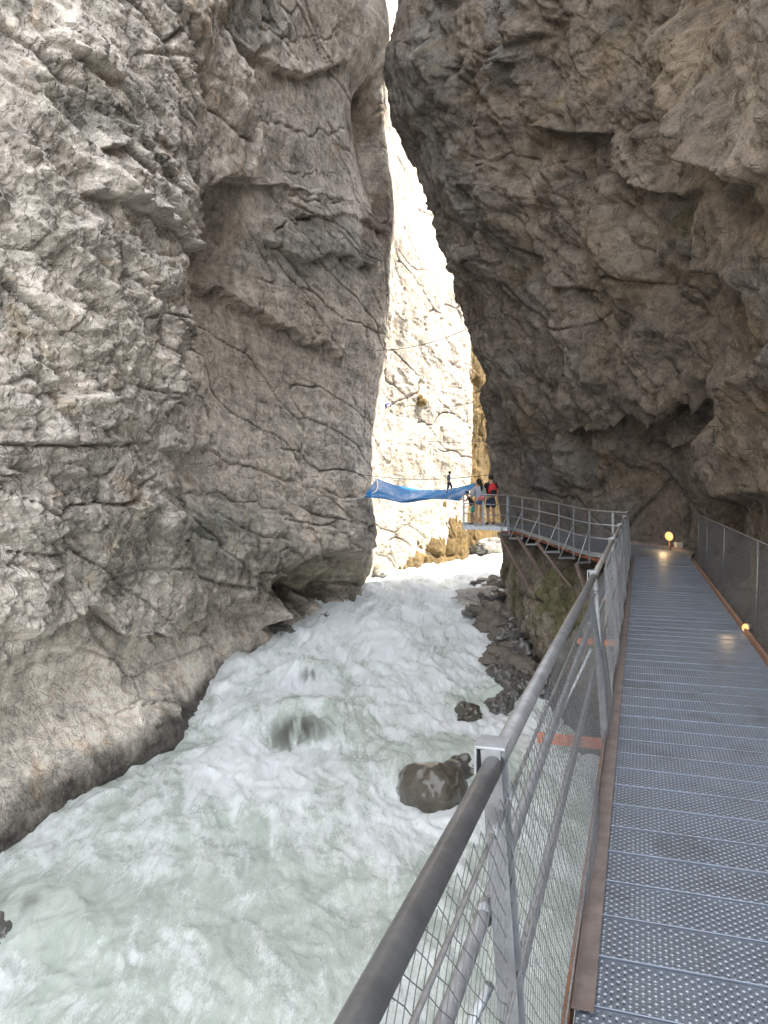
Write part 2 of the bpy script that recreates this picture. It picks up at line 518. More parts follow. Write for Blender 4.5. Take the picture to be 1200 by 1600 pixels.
class Wall:
    def __init__(s, rows, inward, zs, ds, tmax=None):
        """rows: [(z, [(x, y), ...])], the plan of the rock face at heights z; inward: +1 when the gorge lies to +X"""
        zk = np.array([r[0] for r in rows]); P = np.array([r[1] for r in rows], float)     # rows, cols, 2
        mid = P[len(P) // 2]
        T = [0.0]
        while T[-1] < len(mid) - 1:
            i = min(int(T[-1]), len(mid) - 2); seg = np.linalg.norm(mid[i + 1] - mid[i])
            T.append(T[-1] + max(ds(mid[i] + (mid[i + 1] - mid[i]) * (T[-1] - i)) / max(seg, .2), 0.002))
        T = np.clip(np.array(T), 0, len(mid) - 1 - 1e-6)
        C = catmull(P.transpose(1, 0, 2), T)                   # cols fine, rows, 2
        S = pchip(zk, C.transpose(1, 0, 2), zs)                # z fine, cols fine, 2
        s.nr, s.nc = S.shape[:2]
        G = np.concatenate([S, np.broadcast_to(zs[:, None, None], S.shape[:2] + (1,))], 2)
        du = np.gradient(G, axis=1); dv = np.gradient(G, axis=0)
        n = np.cross(du, dv); n /= np.linalg.norm(n, axis=2, keepdims=True) + 1e-9
        # smooth the normals a little so the relief does not fold over itself
        for _ in range(12):
            n[1:-1] = (n[:-2] + n[1:-1] * 2 + n[2:]) / 4; n[:, 1:-1] = (n[:, :-2] + n[:, 1:-1] * 2 + n[:, 2:]) / 4
        n /= np.linalg.norm(n, axis=2, keepdims=True) + 1e-9
        if inward * n[..., 0].mean() < 0: n = -n
        s.p = G.reshape(-1, 3).astype(np.float32); s.n = n.reshape(-1, 3).astype(np.float32)
        y = np.maximum(s.p[:, 1], 0.5)
        s.px = 600 + F * s.p[:, 0] / y; s.py = HZ - F * (s.p[:, 2] - H) / y
        s.px = np.where(s.p[:, 1] < 1, -9999, s.px)
        s.d = np.zeros(len(s.p), np.float32)
        w = s.p * 0.55
        s.wob = np.stack([fbm(w * 1.6, 4, 901), fbm(w * 1.6 + 40, 4, 902)], 1)
        s.jit = fbm(s.p * 1.3, 3, 903)
        s.tint = None
    def near(s, pts, m):
        xs = [a for a, b in pts]; ys = [b for a, b in pts]
        return np.where((s.px > min(xs) - m) & (s.px < max(xs) + m) & (s.py > min(ys) - m) & (s.py < max(ys) + m))[0]
    def crack(s, pts, w=4, depth=0.15, wob=14):
        i = s.near(pts, w * 5 + wob * 2)
        if not len(i): return
        d, sd, e = poly_dist(s.px[i] + s.wob[i, 0] * wob, s.py[i] + s.wob[i, 1] * wob, pts)
        s.d[i] -= 1.3 * depth * np.exp(-d / (0.62 * w)) * np.clip(0.75 + 2.2 * s.jit[i], 0.0, 1.6) * e
    def ledge(s, pts, h=0.5, fall=60, edge=6, wob=22, under=0.35):
        """rock stands out by h above the line (right of it when the line runs down) and is hollowed just below"""
        i = s.near(pts, fall * 4)
        if not len(i): return
        d, sd, e = poly_dist(s.px[i] + s.wob[i, 0] * wob, s.py[i] + s.wob[i, 1] * wob, pts)
        up = np.exp(-d / fall) * h
        dn = -under * h * np.exp(-d / (fall * 0.45))
        w = smooth(-edge, edge * 0.4, sd)
        s.d[i] += (up * (1 - w) + dn * w) * e * np.clip(0.9 + 0.7 * s.jit[i], 0.3, 1.5)
    def ridge(s, pts, h, w, wob=18):
        """a long rounded rib (h > 0) or gully (h < 0) of half-width w pixels"""
        i = s.near(pts, w * 3 + wob)
        if not len(i): return
        d, sd, e = poly_dist(s.px[i] + s.wob[i, 0] * wob, s.py[i] + s.wob[i, 1] * wob, pts)
        s.d[i] += h * np.exp(-(d / w) ** 2) * e
    def bump(s, x, y, rx, ry, h, rot=0.0):
        i = s.near([(x, y)], max(rx, ry) * 2.5)
        c, q = math.cos(rot), math.sin(rot)
        a = s.px[i] - x + s.wob[i, 0] * 20; b = s.py[i] - y + s.wob[i, 1] * 20
        u = (a * c + b * q) / rx; v = (-a * q + b * c) / ry
        s.d[i] += h * np.exp(-(u * u + v * v))
    def zone(s, x, y, rx, ry, rot=0.0, wob=60):
        c, q = math.cos(rot), math.sin(rot)
        a = s.px - x + s.wob[:, 0] * wob; b = s.py - y + s.wob[:, 1] * wob
        u = (a * c + b * q) / rx; v = (-a * q + b * c) / ry
        return np.exp(-(u * u + v * v) ** 1.5)[:, None]
    def paint(s, mask, col):
        s.tint = s.tint * (1 - mask) + np.array(col, np.float32) * mask
    def build(s, name, mat):
        v = s.p + s.n * s.d[:, None]
        return link(name, np_mesh(name, v, grid_faces(s.nr, s.nc), True, {'tint': s.tint}), mat)

zs = np.concatenate([np.arange(-6, -4.6, 0.2), np.arange(-4.6, 14, 0.042), np.arange(14, 24, 0.055), np.arange(24, 34.1, 0.5)])

# --- left face. Columns run up the gorge.
YL = [-14, -4, 4, 9, 12, 15, 18.3, 20.3, 24, 28, 31.5, 33.5, 35.2, 37.2, 39.0, 42, 46]
def lrow(z, xs):
    c = list(zip(xs, YL))
    k = smooth(7.0, 11.0, z) * smooth(26.0, 21.5, z)          # high up a dark spur turns its back to the sun behind the face
    if k > 0:
        for i, (sx, sy) in ((11, (float(np.interp(z, [8, 11, 14.5, 17.5, 20, 21], [.1, .0, -.9, -1.5, -.6, .25])), 32.5)), (12, (float(np.interp(z, [8, 11, 14.5, 17.5, 20, 21], [.2, .1, -.7, -1.2, -.3, .3])), 33.0)),
                            (13, (float(np.interp(z, [8, 11, 14.5, 17.5, 18.8, 21, 22.5], [.28, .36, .34, .06, .30, .34, .2])), 33.5)), (14, (0.75, 36.8))):
            c[i] = (c[i][0] * (1 - k) + sx * k, c[i][1] * (1 - k) + sy * k)
    return (z, c)
Lw = Wall([
    lrow(-6.0, [-12, -9.5, -7.8, -7.0, -6.5, -6.0, -5.1, -5.0, -4.3, -2.4, -0.5, -0.1, -0.3, -0.3, 0.5, 2.4, 4.9]),
    lrow(-4.3, [-12, -9.5, -8.0, -7.1, -6.6, -6.05, -5.15, -5.1, -4.5, -2.7, -0.65, -0.3, -0.4, -0.3, 0.5, 2.4, 4.9]),
    lrow(-2.3, [-12, -9.6, -8.4, -7.9, -7.5, -6.9, -6.0, -5.6, -4.6, -2.9, -0.7, -0.4, -0.45, -0.3, 0.5, 2.4, 4.9]),
    lrow(-0.6, [-12, -9.5, -7.8, -7.1, -6.5, -5.8, -5.1, -5.05, -4.1, -2.8, -1.0, -0.65, -0.6, -0.3, 0.6, 2.5, 5.0]),
    lrow(1.5,  [-12, -9.6, -7.9, -7.0, -6.2, -5.4, -5.0, -5.3, -4.4, -3.1, -1.4, -0.8, -0.65, -0.35, 0.7, 2.6, 5.1]),
    lrow(5.0,  [-12.5, -10, -8.3, -7.2, -6.2, -5.5, -5.1, -5.5, -4.6, -3.2, -1.3, -0.55, -0.35, -0.2, 0.8, 2.7, 5.2]),
    lrow(8.0,  [-13, -10.5, -8.7, -7.6, -6.6, -5.7, -5.2, -5.6, -4.7, -2.9, -0.8, 0.05, 0.2, 0.25, 0.9, 2.8, 5.3]),
    lrow(11.0, [-13.5, -11, -9.2, -8.1, -7.0, -5.8, -4.8, -5.0, -4.2, -2.6, -0.8, -0.05, 0.3, 0.38, 1.0, 2.9, 5.4]),
    lrow(14.5, [-14, -11.6, -9.8, -8.7, -7.5, -6.1, -4.6, -4.3, -3.9, -2.7, -1.3, -1.0, -0.4, 0.25, 0.9, 2.9, 5.4]),
    lrow(17.5, [-15, -12.3, -10.4, -9.3, -8.0, -6.5, -4.9, -4.3, -3.8, -2.6, -1.4, -1.4, -0.7, 0.1, 0.6, 2.6, 5.2]),
    lrow(21.0, [-16, -13.3, -11.2, -10, -8.8, -7.2, -5.4, -4.6, -3.7, -2.1, -0.1, 0.3, 0.35, 0.4, 0.9, 2.6, 5.2]),
    lrow(28.0, [-18, -15.5, -13.5, -12.4, -11.4, -10, -8.2, -7.4, -6.2, -4.2, -2.6, -2.0, -1.6, -1.2, 0.2, 2.0, 4.6]),
    lrow(34.0, [-27, -25, -23.5, -22, -20.5, -18.5, -16, -15, -13.5, -11, -9, -8, -7, -6, -4, -2, 1]),
], +1, zs, lambda q: 0.25 if q[1] < 8 else max(0.0023 * q[1], 0.03))
p = Lw.p; X, Y, Z = p[:, 0], p[:, 1], p[:, 2]
px, py = Lw.px, Lw.py
isA = smooth(21.0, 18.5, Y)                    # near rough buttress
bedc = Z * 0.97 + Y * 0.18 - 0.10 * X + 0.55 * fbm(p * 0.22, 3, 51)
patch = smooth(-0.1, 0.25, fbm(p * 0.4, 3, 55))
fl3 = np.array((1, 1, .4), np.float32)
slab = smooth(0.15, -0.5, Z - (-1.0 - 0.15 * (Y - 14)) + 0.3 * fbm(p * 0.7, 2, 56)) * smooth(28, 25, Y)      # water-worn foot below the undercut
rgh = (0.45 + 0.75 * smooth(-0.22, 0.22, fbm(p * 0.33, 4, 57))) * np.maximum(isA, 0.30 * smooth(33, 30, Y) * smooth(6, 2, Z)) * (1 - 0.75 * slab)
smo = 1 - 0.6 * slab
tq = np.stack([X, Y * 0.8, Z + 0.30 * Y], 1).astype(np.float32)
Lw.d += 0.50 * fbm(p * 0.16, 3, 11) + smo * ((0.10 + 0.10 * isA) * fbm(p * 0.55, 4, 12) + 0.16 * (1 - isA) * fbm(p * fl3 * 0.7, 4, 15))
Lw.d += (0.06 + 0.10 * rgh) * facets(p, 1.5, 21, stretch=(1, .8, 1.3)) + (0.025 + 0.045 * rgh) * facets(p, 0.6, 22, 0.8, stretch=(1, .7, 1.7)) + (0.008 + 0.022 * rgh) * facets(p, 0.22, 23, 0.6, (1, .7, 1.8))
Lw.d += smo * (0.03 + 0.10 * patch) * strata(bedc, 1.35, 61) + 0.04 * smo * patch * (0.3 + 0.7 * isA) * strata(bedc + 0.12 * fbm(p * 0.9, 2, 53), 0.3, 62)
Lw.d += (0.015 + 0.03 * rgh) * fbm(p * 2.8, 4, 13, 0.6, 'ridge') + (0.008 + 0.022 * rgh) * fbm(p * np.array((5, 4, 10), np.float32), 3, 14, 0.6, 'ridge')
Lw.d += (0.10 + 0.42 * rgh) * smo * terrace(fbm(tq * np.array((.55, .55, 1.3), np.float32), 5, 41, 0.55), 9)
Lw.d += (0.02 + 0.13 * rgh) * terrace(fbm(tq * np.array((2.0, 1.8, 3.6), np.float32), 4, 42, 0.55), 5)
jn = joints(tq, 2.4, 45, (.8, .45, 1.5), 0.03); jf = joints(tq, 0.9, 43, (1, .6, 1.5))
Lw.d -= 0.16 * smo * jn + (0.03 + 0.07 * rgh) * jf + 0.035 * rgh * joints(tq, 0.35, 44, (1, .6, 1.6), 0.08)
calm = 1 - 0.55 * smooth(30.5, 32, Y) * smooth(11, 14, Z)
Lw.d *= calm
# where the rock is undercut above the lower slab, and the slab itself
Lw.ledge([(-60, 1045), (0, 1018), (60, 995), (110, 962), (150, 952), (185, 985), (250, 985), (300, 955), (335, 942), (400, 968), (432, 968)], 0.5, 85, 7, 26, 0.45)
Lw.ridge([(-60, 1050), (0, 1024), (60, 1001), (110, 968), (150, 958), (185, 991), (250, 991), (300, 961), (335, 950)], -0.6, 7, 26)
Lw.ledge([(432, 968), (450, 905), (470, 862)][::-1], -0.0, 60)
Lw.ledge([(405, 985), (438, 950), (455, 905), (466, 868), (530, 866), (575, 880)][::1], 0.9, 60, 6, 14, 0.8)
Lw.bump(495, 920, 78, 34, -2.1)
Lw.bump(200, 1150, 170, 90, 0.35, 0.2)
Lw.ledge([(150, 985), (165, 1020), (182, 1060), (180, 1090), (230, 1110)][::-1], 0.3, 50, 5, 8, 0.4)
Lw.ledge([(-40, 1062), (30, 1040), (90, 1012), (140, 980), (160, 965)], 0.25, 30, 4, 10, .5)
# bedding joint across the buttress and on along the face
Lw.crack([(-40, 694), (60, 696), (140, 697), (240, 690)], 2.4, 0.25, 9)
Lw.ledge([(-40, 694), (60, 696), (140, 697), (240, 690)], 0.16, 60, 4, 6, 0.2)
Lw.crack([(240, 690), (300, 700), (350, 715), (400, 735), (470, 760), (540, 775), (575, 800)], 2.2, 0.2, 18)
Lw.crack([(260, 765), (330, 772), (400, 792), (450, 815), (500, 850)], 2.2, 0.18, 20)
Lw.crack([(310, 800), (380, 830), (440, 850)], 3, 0.18, 14)
# edge of the near buttress over the recess
Lw.ledge([(240, 690), (262, 610), (268, 540), (285, 480), (278, 400), (288, 320), (330, 275), (385, 285), (396, 200), (380, 110), (345, 0), (330, -90)], 0.55, 60, 7, 16, 0.55)
Lw.bump(322, 400, 42, 90, -0.75)
Lw.ledge([(110, 305), (170, 318), (215, 335), (250, 365), (275, 405)], 0.45, 50, 5, 14, 0.4)
Lw.ledge([(140, 236), (165, 232), (182, 215), (190, 195)], 0.35, 40, 4, 8, 0.4)
Lw.ledge([(60, 60), (110, 95), (140, 110), (175, 130)], 0.35, 45, 5, 14, 0.4)
Lw.ledge([(70, 640), (90, 620), (140, 612), (170, 635), (185, 655)][::-1], 0.3, 40, 5, 8, 0.3)
Lw.crack([(200, 0), (195, 60), (205, 130), (230, 160), (260, 190)], 4, 0.3)
Lw.crack([(290, 10), (300, 70), (300, 100), (320, 170), (380, 230)], 4, 0.25)
Lw.crack([(205, 85), (300, 88)], 3, 0.15, 6)
# the little stack of blocks beside the buttress edge
Lw.bump(292, 600, 26, 62, 0.75)
Lw.crack([(262, 530), (262, 600), (256, 660)], 3, 0.35, 5)
Lw.crack([(292, 585), (290, 620), (288, 650)], 2.5, 0.2, 4)
Lw.crack([(266, 584), (320, 590)], 2.5, 0.2, 4)
Lw.ledge([(240, 700), (280, 706), (310, 702), (330, 660)], 0.3, 40, 4, 8)
# the smoother recessed face: curved beds and joints
Lw.ledge([(395, 88), (430, 112), (470, 120), (515, 108), (548, 92)], 0.28, 55, 5, 10, 0.4)
Lw.crack([(400, 40), (440, 62), (480, 68), (530, 45), (560, 20)], 1.8, 0.15, 26)
Lw.crack([(405, 175), (440, 196), (490, 207), (540, 198)], 1.8, 0.15, 26)
Lw.crack([(430, 260), (470, 274), (520, 272)], 1.8, 0.08, 26)
Lw.crack([(440, 305), (480, 314), (530, 317), (575, 318)], 1.8, 0.13, 26)
Lw.ledge([(440, 325), (480, 342), (530, 338), (570, 345), (605, 370)], 0.16, 40, 4, 10, 0.4)
Lw.ledge([(400, 370), (440, 395), (470, 408), (530, 400), (600, 432)], 0.25, 45, 5, 14, 0.4)
Lw.ledge([(284, 424), (330, 438), (360, 468), (395, 496), (450, 510), (500, 540), (540, 560)], 0.35, 50, 5, 34, 0.5)
Lw.crack([(460, 420), (462, 450), (455, 485)], 2.5, 0.2, 6)
Lw.crack([(500, 700), (508, 640), (520, 600)], 2.5, 0.15, 8)
Lw.crack([(470, 860), (540, 870), (590, 850)], 3, 0.25, 8)
Lw.bump(360, 40, 40, 60, -0.5)
Lw.ledge([(345, -40), (352, 20), (372, 60), (400, 95)], 0.5, 40, 5, 8, 0.4)
# stone tints, with the shade of cave and joints painted in
g = fbm(p * 0.33, 4, 71)[:, None]
Lw.tint = np.tile(np.array((0.49, 0.43, 0.365), np.float32), (len(p), 1))
Lw.paint(smooth(0.0, 0.3, g) * 0.7, (0.37, 0.32, 0.265))
mA = (isA * smooth(300, 255, px + 25 * Lw.wob[:, 0]))[:, None]
Lw.paint(mA, (0.57, 0.515, 0.45))
Lw.paint(mA * smooth(0.02, 0.25, fbm(p * 0.5, 5, 72))[:, None] * 0.7, (0.68, 0.62, 0.54))
Lw.paint(mA * smooth(0.02, 0.25, fbm(p * 0.6, 5, 73))[:, None] * 0.6, (0.38, 0.36, 0.30))
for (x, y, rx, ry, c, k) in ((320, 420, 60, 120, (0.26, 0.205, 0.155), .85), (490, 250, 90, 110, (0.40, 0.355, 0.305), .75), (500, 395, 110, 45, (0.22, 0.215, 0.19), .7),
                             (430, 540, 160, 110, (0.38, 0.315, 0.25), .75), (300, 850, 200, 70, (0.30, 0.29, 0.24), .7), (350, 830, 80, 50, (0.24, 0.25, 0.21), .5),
                             (500, 900, 90, 40, (0.30, 0.28, 0.19), .7), (480, 730, 110, 120, (0.50, 0.44, 0.365), .8), (505, 938, 95, 20, (0.07, 0.063, 0.052), .9), (150, 1090, 300, 130, (0.70, 0.63, 0.54), .95), (110, 540, 140, 90, (0.62, 0.56, 0.47), .6),  # the near-black zone is the cave's shade, painted into the tint
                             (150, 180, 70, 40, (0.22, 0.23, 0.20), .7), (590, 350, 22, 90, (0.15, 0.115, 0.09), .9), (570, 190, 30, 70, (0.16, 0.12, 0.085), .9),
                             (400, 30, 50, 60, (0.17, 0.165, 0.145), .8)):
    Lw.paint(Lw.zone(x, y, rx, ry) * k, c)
Lw.paint((0.75 * jn + 0.35 * jf * isA)[:, None].clip(0, 1), (0.13, 0.115, 0.095))       # joints painted dark as deep shade in the cracks
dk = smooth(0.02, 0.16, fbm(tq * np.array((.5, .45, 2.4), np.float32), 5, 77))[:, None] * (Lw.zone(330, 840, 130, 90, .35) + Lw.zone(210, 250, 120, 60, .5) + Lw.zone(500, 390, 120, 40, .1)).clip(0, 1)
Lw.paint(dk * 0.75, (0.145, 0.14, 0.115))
wetl = smooth(0.75, 0.15, (Z - (-4.3 + 0.04 * np.maximum(Y - 15, 0))) + 0.4 * fbm(p * 1.3, 4, 75))[:, None]
Lw.paint(wetl * 0.92, (0.055, 0.050, 0.042))
Lw.tint = Lw.tint * (1.14 + 0.10 * slab[:, None])
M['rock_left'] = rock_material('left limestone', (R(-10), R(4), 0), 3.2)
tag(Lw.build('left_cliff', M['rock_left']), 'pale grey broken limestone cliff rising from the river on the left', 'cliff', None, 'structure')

# --- far sunlit face round the bend
FP = [(-3.5, 36.5), (-1.2, 38.2), (0.5, 39.8), (2.0, 41.2), (3.8, 44), (5.6, 47.2), (7.6, 50.5), (10.5, 54.5), (15, 59), (24, 64)]
def frow(z, dx): return (z, [(x + dx * 0.8, y - dx * 0.5) for x, y in FP])
zf = np.concatenate([np.arange(-6, 34, 0.075), np.arange(34, 52, 0.6)])
Fw = Wall([frow(-6, .5), frow(-3, .35), frow(-1.5, 0), frow(2, -.2), frow(8, -.1), frow(14, -.5), frow(22, -1.2), frow(33, -2.4), frow(52, -8)], +1, zf,
          lambda q: 0.075 if q[1] < 56 else 0.3)
p = Fw.p; X, Y, Z = p[:, 0], p[:, 1], p[:, 2]
bedc = Z + 0.25 * X + 0.8 * fbm(p * 0.2, 3, 151)
Fw.d += 0.9 * fbm(p * 0.13, 3, 111) + 0.3 * fbm(p * np.array((.5, .5, .22), np.float32), 4, 112)
Fw.d += 0.20 * facets(p, 2.6, 121, stretch=(1, 1, .55)) + 0.12 * facets(p, 0.8, 122, stretch=(1, 1, .7)) + 0.12 * strata(bedc, 1.7, 161)
Fw.d += 0.05 * fbm(p * np.array((2.6, 2.6, 1.2), np.float32), 4, 113, 0.6, 'ridge')
Fw.d += 0.22 * terrace(fbm(p * np.array((.4, .4, .5), np.float32), 5, 141, 0.55), 7) - 0.10 * joints(p, 2.2, 142, (1, 1, .7))
Fw.ledge([(575, 668), (600, 658), (620, 655), (650, 638), (668, 628)], 0.55, 26, 3, 5, 1.8)
Fw.ridge([(580, 668), (600, 662), (625, 655), (655, 640)], -1.3, 7, 5)
Fw.bump(612, 662, 30, 7, -0.8, -0.3)
Fw.ledge([(625, 368), (645, 364), (672, 374)], 0.3, 18, 2, 4, .6)
Fw.ledge([(720, 600), (745, 590)], 0.4, 18, 2, 4, .6)
Fw.crack([(600, 830), (640, 850), (680, 868), (720, 868)], 2.5, 0.4, 5)
Fw.crack([(620, 825), (680, 830), (710, 845)], 2, 0.25, 5)
Fw.crack([(712, 560), (716, 600), (735, 640), (738, 720)], 2, 0.35, 5)
Fw.crack([(632, 745), (626, 720), (640, 712), (660, 705)], 3, 0.25, 3)
Fw.tint = np.tile(np.array((0.172, 0.118, 0.050), np.float32), (len(p), 1))
Fw.paint(smooth(-0.05, 0.3, fbm(p * 0.35, 4, 171))[:, None] * .6, (0.205, 0.152, 0.082))
Fw.paint(smooth(0.05, 0.3, fbm(p * 0.45, 4, 172))[:, None] * .55, (0.17, 0.12, 0.06))
Fw.paint(Fw.zone(640, 720, 40, 90, 0, 25) * .8, (0.21, 0.155, 0.07))
Fw.paint(Fw.zone(610, 640, 40, 40, 0, 25) * .6, (0.21, 0.15, 0.075))
Fw.paint(Fw.zone(600, 568, 7, 13, .5, 4) * .9, (0.12, 0.28, 0.12))
Fw.paint(smooth(1.0, 0.0, Z + 3.0 + .6 * fbm(p * .7, 3, 173))[:, None] * .6, (0.13, 0.108, 0.08))
Fw.tint = Fw.tint * np.array((0.88, 0.85, 0.78), np.float32)
M['rock_far'] = rock_material('far limestone', (0, R(10), 0), 1.6, grit=0.9, pale=(0.30, 0.225, 0.12), pale_k=0.3)
tag(Fw.build('far_cliff', M['rock_far']), 'sunlit cream limestone cliff where the gorge bends', 'cliff', None, 'structure')

# --- right face: along the walkway, back into the bay with the lamp, out to the spur, round the spur, on to unseen ends shaped for the light
RC = {
 -6: [(16, -14), (8.5, -6), (3.4, 3.4), (3.5, 8), (4.3, 12), (4.3, 15), (4.2, 18), (4.15, 20.3), (4.2, 22), (4.2, 23.5), (4.3, 25), (4.5, 27), (4.7, 29.2), (5, 30.6), (6.5, 32), (12, 37.5), (20, 46), (32, 72)],
 -4.2: [(16, -14), (8.5, -6), (3.4, 3.4), (3.7, 8), (4.5, 12), (4.6, 15), (4.4, 18), (4.3, 20.3), (4.3, 22), (4.25, 23.5), (4.3, 25), (4.5, 27), (4.7, 29.2), (4.9, 30.6), (6.5, 32), (12, 37.5), (20, 46), (32, 72)],
 -2.2: [(16, -14), (8.5, -6), (3.4, 3.4), (4.4, 8), (5.1, 12), (5.2, 15), (4.9, 18), (4.75, 20.3), (4.65, 22), (4.5, 23.5), (4.4, 25), (4.5, 27), (4.65, 29.2), (4.85, 30.6), (6.5, 32), (12, 37.5), (20, 46), (32, 72)],
 -0.7: [(16, -14), (8.5, -6), (3.4, 3.4), (4.7, 8), (5.7, 12), (6.1, 15), (6, 18), (5.8, 20.3), (5.45, 22), (5.15, 23.5), (4.95, 25), (4.75, 27), (4.75, 29.2), (4.8, 30.6), (6.5, 32), (12, 37.5), (20, 46), (32, 72)],
 -0.28: [(16, -14), (8.5, -6), (3.4, 3.4), (5, 8), (6, 12), (6.7, 15), (7, 18), (7.2, 20.3), (6.6, 22), (5.6, 23.5), (5.3, 25), (5, 27), (4.75, 29.2), (4.75, 30.6), (6.5, 32), (12, 37.5), (20, 46), (32, 72)],
 0.05: [(16, -14), (8.5, -6), (3.4, 3.4), (5.1, 8), (6.2, 12), (7.3, 15.4), (8.7, 18.2), (9.5, 20.6), (8.7, 22.8), (7.1, 24), (6.4, 25.4), (5.9, 27.3), (4.95, 29.4), (4.75, 30.6), (6.5, 32), (12, 37.5), (20, 46), (32, 72)],
 3.4: [(16, -14), (8.5, -6), (3.9, 3.4), (5, 8), (6, 12), (6.9, 15.2), (8.4, 18), (8.9, 20.3), (8, 22.2), (6.8, 23.2), (6.1, 24.8), (5.6, 26.7), (4.7, 28.9), (4.1, 30.6), (6, 32), (12, 37.5), (20, 46), (32, 72)],
 4.6: [(16, -14), (8.5, -6), (3.9, 3.4), (4.9, 8), (5.8, 12), (6.5, 14.8), (7.6, 16.9), (7.8, 18.8), (7.2, 20.6), (6.3, 22), (5.7, 23.8), (5.2, 25.8), (4.35, 28.4), (3.85, 30.4), (5.6, 32), (12, 37.5), (20, 46), (32, 72)],
 8.3: [(16, -14), (8.5, -6), (3.9, 3.4), (4.8, 8), (5.7, 12), (6.3, 14.6), (7, 16.4), (7.1, 18), (6.5, 19.8), (5.7, 21.6), (5.1, 23.5), (4.4, 25.5), (3.5, 28), (2.95, 30.2), (5, 32), (12, 37.5), (20, 46), (32, 72)],
 11.8: [(16, -14), (8.5, -6), (4.1, 3.4), (4.9, 8), (5.6, 12), (6.1, 14.6), (6.5, 16.4), (6.4, 18), (5.9, 19.8), (5.2, 21.6), (4.6, 23.5), (4, 25.5), (3, 28), (2.3, 30.2), (3.5, 33), (12, 37.5), (20, 46), (32, 72)],
 15: [(16, -14), (8.5, -6), (4.4, 3.4), (5, 8), (5.5, 12), (5.8, 14.6), (6, 16.4), (5.8, 18), (5.3, 19.8), (4.7, 21.6), (4.1, 23.5), (3.3, 25.5), (2.2, 28), (1.35, 30.2), (2.6, 33.3), (12, 37.5), (20, 46), (32, 72)],
 16.8: [(16, -14), (8.5, -6), (4.6, 3.4), (5.1, 8), (5.4, 12), (5.6, 14.6), (5.5, 16.4), (5.2, 18), (4.7, 19.8), (4.1, 21.6), (3.4, 23.5), (2.5, 25.5), (1.6, 28), (0.62, 30.2), (1.6, 33.5), (12, 37.5), (20, 46), (32, 72)],
 17.6: [(16, -14), (8.5, -6), (4.6, 3.4), (5.1, 8), (5.4, 12), (5.6, 14.6), (5.5, 16.4), (5.2, 18), (4.7, 19.8), (4.1, 21.6), (3.4, 23.5), (2.5, 25.5), (1.4, 28), (0.38, 30.2), (1.6, 33.5), (12, 37.5), (20, 46), (32, 72)],
 18.6: [(16, -14), (8.5, -6), (4.6, 3.4), (5.1, 8), (5.4, 12), (5.6, 14.6), (5.5, 16.4), (5.2, 18), (4.7, 19.8), (4.1, 21.6), (3.4, 23.5), (2.5, 25.5), (1.2, 28), (0.14, 30.2), (1.6, 33.5), (12, 37.5), (20, 46), (32, 72)],
 19.7: [(16, -14), (8.5, -6), (4.6, 3.4), (5.1, 8), (5.4, 12), (5.6, 14.6), (5.5, 16.4), (5.2, 18), (4.7, 19.8), (4.1, 21.6), (3.4, 23.5), (2.5, 25.5), (1.15, 28), (0.26, 30.2), (1.6, 33.5), (12, 37.5), (20, 46), (32, 72)],
 21: [(16, -14), (8.5, -6), (4.6, 3.4), (5.1, 8), (5.4, 12), (5.6, 14.6), (5.5, 16.4), (5.2, 18), (4.7, 19.8), (4.1, 21.6), (3.4, 23.5), (2.5, 25.5), (1.3, 28), (0.7, 30.2), (1.6, 33.5), (12, 37.5), (20, 46), (32, 72)],
 28: [(16, -14), (8.5, -6), (5.6, 3.4), (5.6, 8), (5.5, 12), (5.4, 14.6), (5.2, 16.4), (4.9, 18), (4.4, 19.8), (3.8, 21.6), (3.3, 23.5), (2.6, 25.5), (1.8, 28), (1.2, 30.2), (2.0, 33.5), (12, 37.5), (20, 46), (32, 72)],
 36: [(16, -14), (8.5, -6), (8, 3.4), (7.6, 8), (7.2, 12), (7, 14.6), (6.6, 16.4), (6.4, 18), (6, 19.8), (5.6, 21.6), (5.2, 23.5), (4.8, 25.5), (4.2, 28), (4, 30.2), (6, 32), (12, 37.5), (20, 46), (32, 72)],
}
zr = np.concatenate([np.arange(-6, -4.6, 0.2), np.arange(-4.6, -0.7, 0.06), np.arange(-0.7, 0.05, 0.02), np.arange(0.05, 14, 0.045), np.arange(14, 24, 0.06), np.arange(24, 36.1, 0.5)])
Rw = Wall([(z, RC[z]) for z in sorted(RC)], -1, zr, lambda q: 0.12 if q[1] < 3 else (0.25 if q[0] > 8 else max(0.0024 * q[1], 0.03)))
p = Rw.p; X, Y, Z = p[:, 0], p[:, 1], p[:, 2]; px, py = Rw.px, Rw.py
damp = smooth(0.8, 2.2, np.abs(Z - 0.2)) * 0.8 + 0.2           # keep the path clear of big relief
drop = np.interp(Y, [-14, 0, 9, 15, 20, 25, 30, 36, 43, 70], [17, 21, 27, 29, 31, 34, 36, 33, 12, 8.2])
Rw.p[:, 2] = np.where(Z > 8, 8 + (Z - 8) * (drop - 8) / 28, Z)
p = Rw.p; Z = p[:, 2]; Rw.py = HZ - F * (Z - H) / np.maximum(Y, .5); py = Rw.py
q = p @ np.array(((1, 0, 0), (0, .8, .55), (0, -.55, .85)), np.float32)       # beds dip
Rw.d += damp * (0.42 * fbm(p * 0.17, 3, 211) + 0.36 * facets(p, 3.2, 224, 1.0, (1, 1, .42)) + 0.14 * fbm(q * np.array((.6, .5, .3), np.float32), 4, 212))
Rw.d += damp * (0.22 * facets(q, 2.3, 221, 0.9, (1, 1, .6)) + 0.13 * facets(q, 0.9, 222, 0.8, (1, 1, .6)) + 0.045 * facets(p, 0.35, 223))
